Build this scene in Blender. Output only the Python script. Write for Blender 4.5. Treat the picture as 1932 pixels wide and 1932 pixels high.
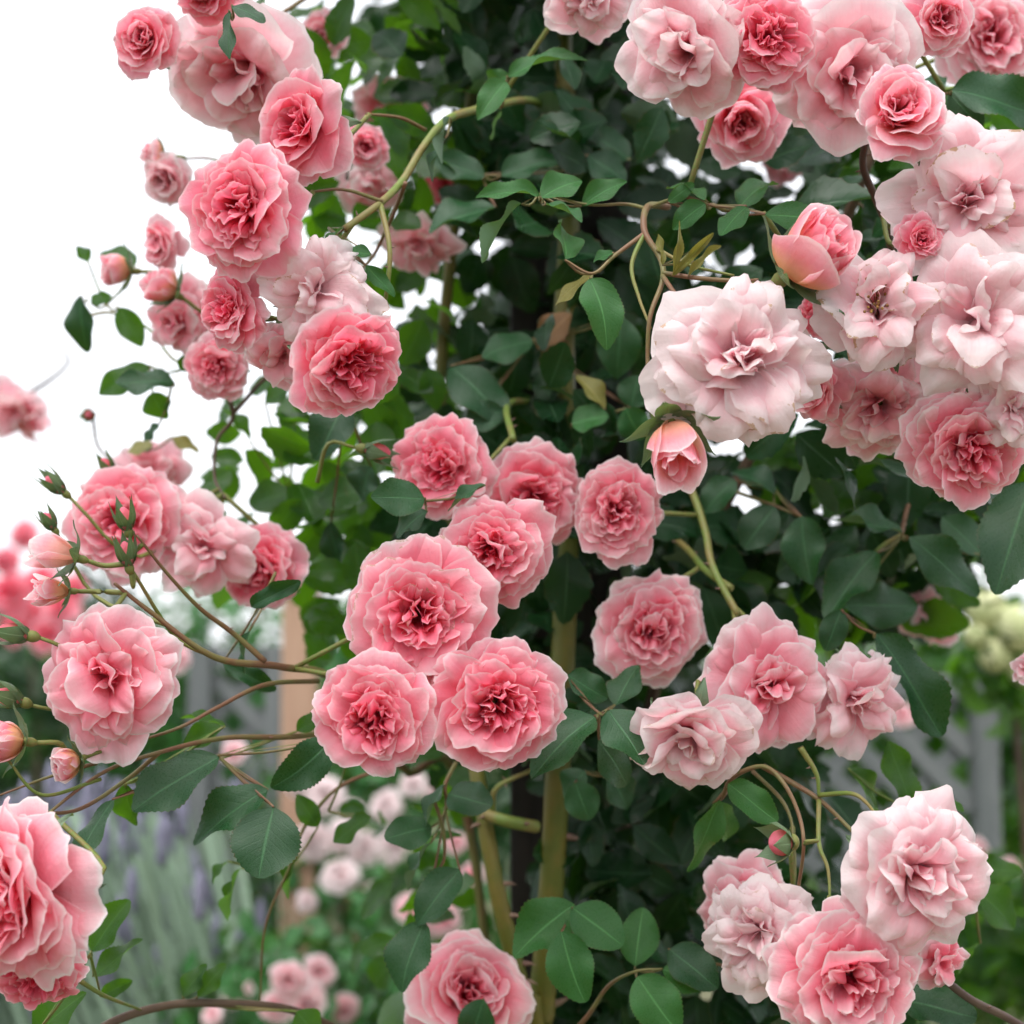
import bpy, math, random
import numpy as np
from mathutils import Vector, Matrix, Euler

# ------------------------------------------------------------------ camera, sky, sun, exposure
for o in list(bpy.data.objects): bpy.data.objects.remove(o)
sc = bpy.context.scene
col = sc.collection
R = math.radians
CAM = Vector((0, 0, 1.25)); PITCH = R(5.0); K = 0.6          # K = sensor / lens: picture width per metre of depth
cd = bpy.data.cameras.new('camera'); cam = bpy.data.objects.new('camera', cd); col.objects.link(cam)
cam.location = CAM; cam.rotation_euler = (R(90) + PITCH, 0, 0)
cd.sensor_width = 36; cd.lens = 60; cd.clip_end = 600; cd.clip_start = 0.05
cd.dof.use_dof = True; cd.dof.focus_distance = 1.14; cd.dof.aperture_fstop = 4.6
sc.camera = cam
w = bpy.data.worlds.new('World'); sc.world = w; w.use_nodes = True
nt = w.node_tree; bg = nt.nodes['Background']
sky = nt.nodes.new('ShaderNodeTexSky'); sky.sky_type = 'NISHITA'; sky.sun_disc = False
SUN_EL = 64
sky.sun_elevation = R(SUN_EL); sky.dust_density = 4; sky.air_density = 1
cl = nt.nodes.new('ShaderNodeMix'); cl.data_type = 'RGBA'; cl.inputs['Factor'].default_value = 0.86
cl.inputs['B'].default_value = (8.3, 8.45, 8.8, 1)         # even white cloud cover over the sky
nt.links.new(sky.outputs[0], cl.inputs['A']); nt.links.new(cl.outputs['Result'], bg.inputs['Color'])
bg.inputs['Strength'].default_value = 0.10
sl = bpy.data.lights.new('sun', 'SUN'); sun = bpy.data.objects.new('sun', sl); col.objects.link(sun)
sl.energy = 2.0; sl.angle = R(50); sl.color = (1, .985, .965)
az = R(-25)
sd = Vector((math.sin(az) * math.cos(R(SUN_EL)), -math.cos(az) * math.cos(R(SUN_EL)), math.sin(R(SUN_EL))))
sun.rotation_euler = sd.to_track_quat('Z', 'Y').to_euler()
sky.sun_rotation = math.atan2(sd.x, sd.y)
sc.view_settings.view_transform = 'Standard'; sc.view_settings.look = 'None'
sc.view_settings.exposure = 1.0; sc.view_settings.gamma = 1.0
sc.cycles.use_denoising = True
sc.cycles.use_adaptive_sampling = True; sc.cycles.adaptive_threshold = 0.03
sc.cycles.max_bounces = 10; sc.cycles.diffuse_bounces = 9; sc.cycles.transmission_bounces = 8; sc.cycles.glossy_bounces = 2
rng = np.random.default_rng(7); random.seed(7)
cF = Vector((0, math.cos(PITCH), math.sin(PITCH))); cU = Vector((0, -math.sin(PITCH), math.cos(PITCH))); cR = Vector((1, 0, 0))
def at(px, py, d):                                              # picture point (1932 grid) at a depth -> place in the garden
    u = (px - 966) / 1932 * K * d; v = (966 - py) / 1932 * K * d
    return CAM + cF * d + cR * u + cU * v
def mpp(d): return K * d / 1932
def sstep(x, a, b):
    q = np.clip((x - a) / (b - a), 0, 1); return q * q * (3 - 2 * q)

# ------------------------------------------------------------------ materials
class NB:
    def __init__(s, name):
        s.m = bpy.data.materials.new(name); s.m.use_nodes = True; s.t = s.m.node_tree; s.t.nodes.clear()
        s.out = s.t.nodes.new('ShaderNodeOutputMaterial')
    def n(s, ty, **kw):
        x = s.t.nodes.new(ty)
        for k, v in kw.items(): setattr(x, k, v)
        return x
    def l(s, a, b): s.t.links.new(a, b)
    def put(s, sock, v):
        if isinstance(v, bpy.types.NodeSocket): s.l(v, sock)
        elif isinstance(v, (tuple, list)): sock.default_value = (*v, 1) if len(v) == 3 and len(sock.default_value) == 4 else v
        else: sock.default_value = v
    def math(s, op, a, b=0.0, clamp=False):
        x = s.n('ShaderNodeMath', operation=op); x.use_clamp = clamp; s.put(x.inputs[0], a); s.put(x.inputs[1], b); return x.outputs[0]
    def mix(s, f, a, b):
        x = s.n('ShaderNodeMix', data_type='RGBA'); s.put(x.inputs['Factor'], f); s.put(x.inputs['A'], a); s.put(x.inputs['B'], b); return x.outputs['Result']
    def smooth(s, v, a, b, lo=0.0, hi=1.0):
        x = s.n('ShaderNodeMapRange', interpolation_type='SMOOTHSTEP')
        for i, q in enumerate((v, a, b, lo, hi)): s.put(x.inputs[i], q)
        return x.outputs[0]
    def noise(s, vec, scale, detail=3, rough=.55):
        x = s.n('ShaderNodeTexNoise'); s.put(x.inputs['Scale'], scale); s.put(x.inputs['Detail'], detail); s.put(x.inputs['Roughness'], rough)
        if vec is not None: s.l(vec, x.inputs['Vector'])
        return x.outputs[0]
    def ramp(s, f, stops):
        x = s.n('ShaderNodeValToRGB'); e = x.color_ramp.elements
        while len(e) < len(stops): e.new(.5)
        for q, (p, c) in zip(e, stops): q.position = p; q.color = (*c, 1)
        s.l(f, x.inputs[0]); return x.outputs[0]
    def bump(s, h, st, dist=.001):
        x = s.n('ShaderNodeBump'); x.inputs['Strength'].default_value = st; x.inputs['Distance'].default_value = dist; s.l(h, x.inputs['Height']); return x.outputs[0]
    def bsdf(s, base, rough=.5, spec=.5, nrm=None, sheen=0):
        p = s.n('ShaderNodeBsdfPrincipled'); s.put(p.inputs['Base Color'], base); s.put(p.inputs['Roughness'], rough)
        s.put(p.inputs['Specular IOR Level'], spec)
        if sheen: p.inputs['Sheen Weight'].default_value = sheen
        if nrm is not None: s.l(nrm, p.inputs['Normal'])
        return p.outputs[0]
    def sheet(s, surf, tcol, fac, nrm=None):                    # thin living tissue: part of the light passes through
        t = s.n('ShaderNodeBsdfTranslucent'); s.put(t.inputs['Color'], tcol)
        if nrm is not None: s.l(nrm, t.inputs['Normal'])
        x = s.n('ShaderNodeMixShader'); s.put(x.inputs[0], fac); s.l(surf, x.inputs[1]); s.l(t.outputs[0], x.inputs[2]); return x.outputs[0]
    def done(s, sh): s.l(sh, s.out.inputs[0]); return s.m

def petal_material():
    b = NB('petal')
    oi = b.n('ShaderNodeObjectInfo'); rgb = b.n('ShaderNodeSeparateColor'); b.l(oi.outputs['Color'], rgb.inputs[0])
    pink, warm, age = rgb.outputs[0], rgb.outputs[1], rgb.outputs[2]
    uv = b.n('ShaderNodeUVMap'); uv.uv_map = 'UVMap'; sp = b.n('ShaderNodeSeparateXYZ'); b.l(uv.outputs[0], sp.inputs[0])
    lay = b.n('ShaderNodeAttribute', attribute_name='layer').outputs['Fac']
    geo = b.n('ShaderNodeNewGeometry'); tc = b.n('ShaderNodeTexCoord')
    t = sp.outputs[1]; s_ = b.math('ABSOLUTE', b.math('SUBTRACT', b.math('MULTIPLY', sp.outputs[0], 2.0), 1.0))
    edge = b.math('MAXIMUM', b.math('ADD', b.smooth(t, .72, .98, 0, .5), b.smooth(t, .93, .99, 0, .6)), b.smooth(s_, .90, .99, 0, .8))
    off = b.n('ShaderNodeVectorMath', operation='ADD'); b.l(tc.outputs['Object'], off.inputs[0])
    rv = b.n('ShaderNodeCombineXYZ'); b.l(b.math('MULTIPLY', oi.outputs['Random'], 37.0), rv.inputs[0]); b.l(rv.outputs[0], off.inputs[1])
    nz = b.noise(off.outputs[0], 2.6, 3)
    st = b.n('ShaderNodeCombineXYZ'); b.l(b.math('MULTIPLY', sp.outputs[0], 26.0), st.inputs[0]); b.l(b.math('MULTIPLY', t, 1.6), st.inputs[1]); b.l(b.math('MULTIPLY', oi.outputs['Random'], 50.0), st.inputs[2])
    vein = b.noise(st.outputs[0], 1.0, 2)
    # pigment: strongest low on the petal and in the heart of the bloom, thin at the margin
    k = b.math('MULTIPLY', pink, b.math('SUBTRACT', 1.0, b.math('MULTIPLY', b.math('POWER', t, 2.0), .22)))
    k = b.math('MULTIPLY', k, b.math('ADD', .76, b.math('MULTIPLY', lay, .50)))
    k = b.math('SUBTRACT', k, b.math('MULTIPLY', edge, .30))
    k = b.math('ADD', k, b.math('MULTIPLY', b.math('SUBTRACT', nz, .5), .28))
    k = b.math('ADD', k, b.math('MULTIPLY', b.math('SUBTRACT', vein, .5), .10))
    k = b.math('SUBTRACT', k, b.math('MULTIPLY', geo.outputs['Backfacing'], .10), clamp=True)
    c = b.ramp(k, [(0, (.92, .845, .85)), (.22, (.925, .61, .66)), (.48, (.93, .345, .44)), (.75, (.93, .17, .28)), (1, (.91, .075, .17))])
    wf = b.math('MULTIPLY', warm, b.smooth(t, .36, .86, 1, 0))
    c = b.mix(b.math('MULTIPLY', wf, .85), c, (.90, .60, .26))
    br = b.math('MULTIPLY', b.smooth(b.math('ADD', b.noise(off.outputs[0], 5.0, 4, .7), b.math('MULTIPLY', edge, .16)), .70, .76), age)
    c = b.mix(br, c, (.52, .33, .15))
    h = b.math('ADD', b.math('MULTIPLY', vein, .6), b.noise(off.outputs[0], 14.0, 3))
    nm = b.bump(b.math('ADD', h, b.math('MULTIPLY', b.noise(off.outputs[0], 5.0, 2), 1.2)), .36, .0014)
    tr = b.n('ShaderNodeMix', data_type='RGBA', blend_type='MULTIPLY'); tr.inputs['Factor'].default_value = .25; b.l(c, tr.inputs['A']); b.l(b.mix(.5, c, (.95, .62, .60)), tr.inputs['B'])
    return b.done(b.sheet(b.bsdf(c, .6, .18, nm, .04), tr.outputs['Result'], .58, nm))

def leaf_material(name, dark, lite, trans, spec=.5, fac=.22, olive=False):
    b = NB(name)
    oi = b.n('ShaderNodeObjectInfo'); tone = b.n('ShaderNodeAttribute', attribute_name='tone').outputs['Fac']
    v = b.math('FRACT', b.math('ADD', b.math('MULTIPLY', oi.outputs['Random'], 3.7), tone))
    uv = b.n('ShaderNodeUVMap'); uv.uv_map = 'UVMap'; sp = b.n('ShaderNodeSeparateXYZ'); b.l(uv.outputs[0], sp.inputs[0])
    geo = b.n('ShaderNodeNewGeometry'); tc = b.n('ShaderNodeTexCoord')
    s_ = b.math('ABSOLUTE', b.math('SUBTRACT', b.math('MULTIPLY', sp.outputs[0], 2.0), 1.0))
    # herring-bone side veins run from the midrib towards the tip
    ph = b.math('FRACT', b.math('SUBTRACT', b.math('MULTIPLY', sp.outputs[1], 8.0), b.math('MULTIPLY', s_, 2.2)))
    lat = b.smooth(b.math('ABSOLUTE', b.math('SUBTRACT', ph, .5)), .0, .16, 1, 0)
    rib = b.smooth(s_, .0, .075, 1, 0)
    off = b.n('ShaderNodeVectorMath', operation='ADD'); b.l(tc.outputs['Object'], off.inputs[0])
    rv = b.n('ShaderNodeCombineXYZ'); b.l(b.math('MULTIPLY', v, 19.0), rv.inputs[1]); b.l(rv.outputs[0], off.inputs[1])
    nz = b.noise(off.outputs[0], 45.0, 4)
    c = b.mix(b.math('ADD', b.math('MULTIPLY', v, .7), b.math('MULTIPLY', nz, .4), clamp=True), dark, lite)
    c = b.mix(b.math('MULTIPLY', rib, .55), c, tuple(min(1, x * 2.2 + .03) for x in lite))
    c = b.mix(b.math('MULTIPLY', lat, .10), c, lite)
    edgec = b.math('MULTIPLY', b.smooth(s_, .93, 1.0), b.smooth(nz, .45, .6))
    c = b.mix(b.math('MULTIPLY', edgec, .5), c, (.16, .06, .04))
    spot = b.smooth(b.noise(off.outputs[0], 60.0, 3, .7), .70, .76)
    c = b.mix(b.math('MULTIPLY', spot, .6), c, (.10, .05, .03))
    under = b.mix(.62, c, (.15, .22, .15))
    c2 = b.mix(geo.outputs['Backfacing'], c, under)
    h = b.math('SUBTRACT', b.math('MULTIPLY', b.noise(off.outputs[0], 160.0, 3), .55), b.math('ADD', b.math('MULTIPLY', lat, .16), b.math('MULTIPLY', rib, .6)))
    nm = b.bump(h, .55, .0009)
    ro = b.math('ADD', b.math('MULTIPLY', geo.outputs['Backfacing'], .25), b.smooth(nz, .3, .7, .24, .42))
    return b.done(b.sheet(b.bsdf(c2, ro, spec, nm), trans, fac, nm))

def stem_material(name, a, c_, rough=.5):
    b = NB(name); tc = b.n('ShaderNodeTexCoord'); oi = b.n('ShaderNodeObjectInfo')
    n1 = b.noise(tc.outputs['Object'], 26, 4); n2 = b.noise(tc.outputs['Object'], 300, 3)
    c = b.mix(b.smooth(n1, .4, .62), a, c_); c = b.mix(b.smooth(n2, .62, .72, 0, .5), c, (.10, .06, .035))
    return b.done(b.bsdf(c, rough, .4, b.bump(n2, .4, .0006)))

def plain(name, a, c_, scale, rough=.8, bumpst=.4, dist=.004, stretch=None):
    b = NB(name); tc = b.n('ShaderNodeTexCoord'); v = tc.outputs['Object']
    if stretch:
        mp = b.n('ShaderNodeMapping'); mp.inputs['Scale'].default_value = stretch; b.l(v, mp.inputs[0]); v = mp.outputs[0]
    n1 = b.noise(v, scale, 6, .62); n2 = b.noise(v, scale * 7, 3)
    c = b.mix(b.smooth(b.math('ADD', b.math('MULTIPLY', n1, .7), b.math('MULTIPLY', n2, .3)), .36, .64), a, c_)
    return b.done(b.bsdf(c, rough, .3, b.bump(b.math('ADD', n1, n2), bumpst, dist)))

M = {}
M['petal'] = petal_material()
M['leaf'] = leaf_material('rose leaf', (.003, .018, .007), (.010, .043, .012), (.06, .18, .006), .22, .13)  # darker copy of the leaf green, shade of the bush core put in
M['leaf_front'] = leaf_material('brightened glossy rose leaf', (.006, .036, .013), (.018, .078, .024), (.08, .22, .01), .36, .15)  # glossier front leaves, daylight put into a brighter copy of the green
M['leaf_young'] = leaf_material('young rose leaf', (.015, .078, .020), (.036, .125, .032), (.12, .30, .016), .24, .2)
M['leaf_lit'] = leaf_material('backlit rose leaf', (.011, .044, .010), (.024, .078, .014), (.15, .38, .008), .3, .42)  # backlight put into the colour: brighter, more translucent copy of the leaf
M['leaf_olive'] = leaf_material('ageing rose leaf', (.15, .16, .03), (.22, .19, .05), (.35, .32, .04), .4, .3)
M['leaf_brown'] = leaf_material('dry rose leaf', (.16, .08, .035), (.25, .14, .06), (.25, .13, .05), .3, .2)
M['sepal'] = leaf_material('sepal', (.07, .14, .06), (.13, .20, .10), (.20, .32, .06), .35, .2)
M['stem_green'] = stem_material('green stem', (.13, .19, .035), (.20, .16, .05))
M['stem_red'] = stem_material('reddish stem', (.17, .085, .045), (.15, .14, .045))
M['stem_dark'] = stem_material('dark stem', (.07, .04, .03), (.10, .065, .04), .6)
M['cane'] = stem_material('old cane', (.08, .095, .008), (.125, .105, .014), .5)
M['thorn'] = stem_material('thorn', (.16, .09, .07), (.20, .13, .09), .5)
M['stamen'] = stem_material('stamen', (.35, .20, .05), (.18, .08, .03), .6)
M['dark_wood'] = plain('dark stained timber', (.010, .008, .007), (.022, .017, .014), 30, .75, .5, .003, (1, 1, .06))
M['tan_wood'] = plain('bare timber', (.36, .22, .15), (.45, .30, .21), 22, .75, .5, .003, (1, 1, .06))
M['white_wood'] = plain('weathered white timber', (.10, .112, .112), (.16, .17, .17), 25, .7, .4, .003, (1, 1, .1))
M['ground'] = plain('garden soil', (.06, .085, .035), (.13, .12, .07), 3, .95, .8, .03)
M['path'] = plain('sandy path', (.52, .43, .30), (.66, .57, .42), 6, .9, .5, .01)
M['grass'] = leaf_material('lavender leaf', (.12, .18, .14), (.20, .27, .20), (.15, .22, .13), .2, .2)
M['lavender'] = plain('lavender flower', (.15, .15, .21), (.23, .22, .30), 60, .85, .3)
M['hydrangea'] = plain('pale floret', (.50, .55, .26), (.66, .66, .40), 30, .7, .3)

# ------------------------------------------------------------------ object helpers
def mesh_from(name, V, F, uv=None, attr=None, mats=(), smooth=True):
    me = bpy.data.meshes.new(name)
    V = np.asarray(V, dtype=np.float32); F = np.asarray(F, dtype=np.int32); nf, k = F.shape
    me.vertices.add(len(V)); me.vertices.foreach_set('co', V.ravel())
    me.loops.add(nf * k); me.loops.foreach_set('vertex_index', F.ravel())
    me.polygons.add(nf); me.polygons.foreach_set('loop_start', np.arange(0, nf * k, k, dtype=np.int32))
    me.polygons.foreach_set('loop_total', np.full(nf, k, dtype=np.int32))
    if smooth: me.polygons.foreach_set('use_smooth', np.ones(nf, dtype=bool))
    if uv is not None:
        ul = me.uv_layers.new(name='UVMap'); ul.data.foreach_set('uv', np.asarray(uv, dtype=np.float32)[F.ravel()].ravel())
    for nme, a in (attr or {}).items():
        at_ = me.attributes.new(nme, 'FLOAT', 'POINT'); at_.data.foreach_set('value', np.asarray(a, dtype=np.float32))
    for m in mats: me.materials.append(m)
    me.update(calc_edges=True); me.validate()
    return me
def link(name, me, parent=None, mat4=None):
    o = bpy.data.objects.new(name, me); col.objects.link(o)
    if parent is not None: o.parent = parent
    if mat4 is not None: o.matrix_basis = mat4
    return o
def tag(o, label=None, cat=None, group=None, kind=None):
    if label: o['label'] = label
    if cat: o['category'] = cat
    if group: o['group'] = group
    if kind: o['kind'] = kind
    return o
def grid_faces(nu, nv, off=0):
    i, j = np.meshgrid(np.arange(nv - 1), np.arange(nu - 1), indexing='ij')
    a = (i * nu + j).ravel() + off
    return np.stack([a, a + 1, a + nu + 1, a + nu], 1)
def spline(pts, n):
    P = np.array([tuple(p) for p in pts], float)
    if len(P) == 2: return P[0] + (P[1] - P[0]) * np.linspace(0, 1, n)[:, None]
    Q = np.vstack([2 * P[0] - P[1], P, 2 * P[-1] - P[-2]]); out = []
    for u in np.linspace(0, len(P) - 1, n):
        i = min(int(u), len(P) - 2); f = u - i; p0, p1, p2, p3 = Q[i:i + 4]
        out.append(.5 * (2 * p1 + (p2 - p0) * f + (2 * p0 - 5 * p1 + 4 * p2 - p3) * f * f + (3 * p1 - p0 - 3 * p2 + p3) * f ** 3))
    return np.array(out)
def tube_arrays(pts, r0, r1, n=None, seg=8, wob=0.0):
    n = n or max(4, 5 * (len(pts) - 1)); C = spline(pts, n); T = np.gradient(C, axis=0); T /= np.linalg.norm(T, axis=1)[:, None] + 1e-9
    up = np.array([.3, .5, .81]); A = np.cross(T, up); A /= np.linalg.norm(A, axis=1)[:, None] + 1e-9; B = np.cross(T, A)
    rr = np.linspace(r0, r1, n) * (1 + wob * rng.standard_normal(n)); a = np.linspace(0, 2 * np.pi, seg, endpoint=False)
    V = C[:, None, :] + rr[:, None, None] * (np.cos(a)[None, :, None] * A[:, None, :] + np.sin(a)[None, :, None] * B[:, None, :])
    F = []
    for i in range(n - 1):
        for j in range(seg):
            F.append((i * seg + j, i * seg + (j + 1) % seg, (i + 1) * seg + (j + 1) % seg, (i + 1) * seg + j))
    V = np.vstack([V.reshape(-1, 3), C[:1], C[-1:]]); c0 = n * seg; c1 = c0 + 1
    for j in range(0, seg, 2):
        F.append((c0, (j + 2) % seg, j + 1, j)); e = (n - 1) * seg; F.append((c1, e + j, e + j + 1, e + (j + 2) % seg))
    return V, np.array(F)
def tube(name, pts, r0, r1, mat, parent=None, **kw):
    V, F = tube_arrays(pts, r0, r1, **kw); return link(name, mesh_from(name, V, F, mats=[mat]), parent)
def join(parts):
    V, F, U, A, n = [], [], [], [], 0
    for v, f, u, a in parts:
        V.append(v); F.append(f + n); U.append(u); A.append(a); n += len(v)
    return np.vstack(V), np.vstack(F), np.vstack(U), np.concatenate(A)

# ------------------------------------------------------------------ petals
def petal_arrays(g, L=1., W=.5, th0=40, th1=80, curl=30, cup=.5, ruf=.05, tip=.28, point=0., notch=0., roll=0., fold=0., frill=.02, base=.05, z0=0., layer=0., wave=0., lance=0., nu=13, nv=11):
    s = np.linspace(-1, 1, nu); v = np.linspace(0, 1, nv) ** .9
    p = g.uniform(0, 6.28, 8); a = np.abs(s)
    ell = 1 - tip * a ** 2.3 + point * np.clip(1 - a, 0, 1) ** 1.5 - notch * np.exp(-(s / .22) ** 2)
    ell = ell + frill * (np.sin(5 * s + p[0]) + .7 * np.sin(9 * s + p[1]) + .5 * np.sin(19 * s + p[7])) + .05 * s * g.uniform(-1, 1)
    q = np.linspace(0, 1.3, 90)
    th = np.radians(th0 + (th1 - th0) * q + curl * sstep(q, .62, 1.02) + g.uniform(-6, 6) * np.sin(3 * q + p[2]))
    dq = q[1] - q[0]; r = base + L * np.concatenate([[0], np.cumsum(np.sin(th))[:-1]]) * dq; z = z0 + L * np.concatenate([[0], np.cumsum(np.cos(th))[:-1]]) * dq
    t = v[:, None] * ell[None, :]
    tt = t + .04 * np.sin(3 * s + p[3])[None, :] * v[:, None] ** 2
    rm = np.interp(tt, q, r); zm = np.interp(tt, q, z); thm = np.interp(tt, q, th)
    wd = W * (.20 + .80 * np.sin(np.pi / 2 * np.clip(t / .72, 0, 1)) ** .85)
    if lance: wd = W * np.clip(np.sin(np.pi * np.clip(.12 + .88 * t, 0, 1) ** .62), .02, 1) ** 1.15 + .012
    S = s[None, :] * np.ones_like(t); x = S * wd
    kap = cup / W * (1 - .35 * t) + 1e-4; phi = x * kap
    lat = np.sin(phi) / kap; nr = (1 - np.cos(phi)) / kap
    rf = sstep(t, .25, 1.0)
    nr = nr + ruf * rf * (np.sin(3.1 * S + p[4]) * .8 + np.sin(5.7 * S + p[5] + 2 * t) * .6 + .40 * np.sin(9 * S + p[6]) * t ** 3 + .16 * np.sin(17 * S + p[7]) * t ** 5)
    nr = nr + wave * np.sin(2 * np.pi * 1.25 * S + p[4]) * sstep(t, .05, .8) + .5 * wave * np.sin(2 * np.pi * 2.3 * S + p[5]) * sstep(t, .3, 1)
    nr = nr - roll * np.clip(np.abs(S) - .45, 0, 1) ** 1.6 * rf * 2.2 + fold * np.abs(S) * rf * .5
    lat = lat * (1 - .25 * roll * np.clip(np.abs(S) - .45, 0, 1) * rf * 2)
    X = rm - np.cos(thm) * nr; Z = zm + np.sin(thm) * nr; Y = lat
    V = np.stack([X, Y, Z], -1).reshape(-1, 3)
    U = np.stack([S * .5 + .5, v[:, None] * np.ones_like(S)], -1).reshape(-1, 2)
    return V, grid_faces(nu, nv), U, np.full(len(V), layer)

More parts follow.
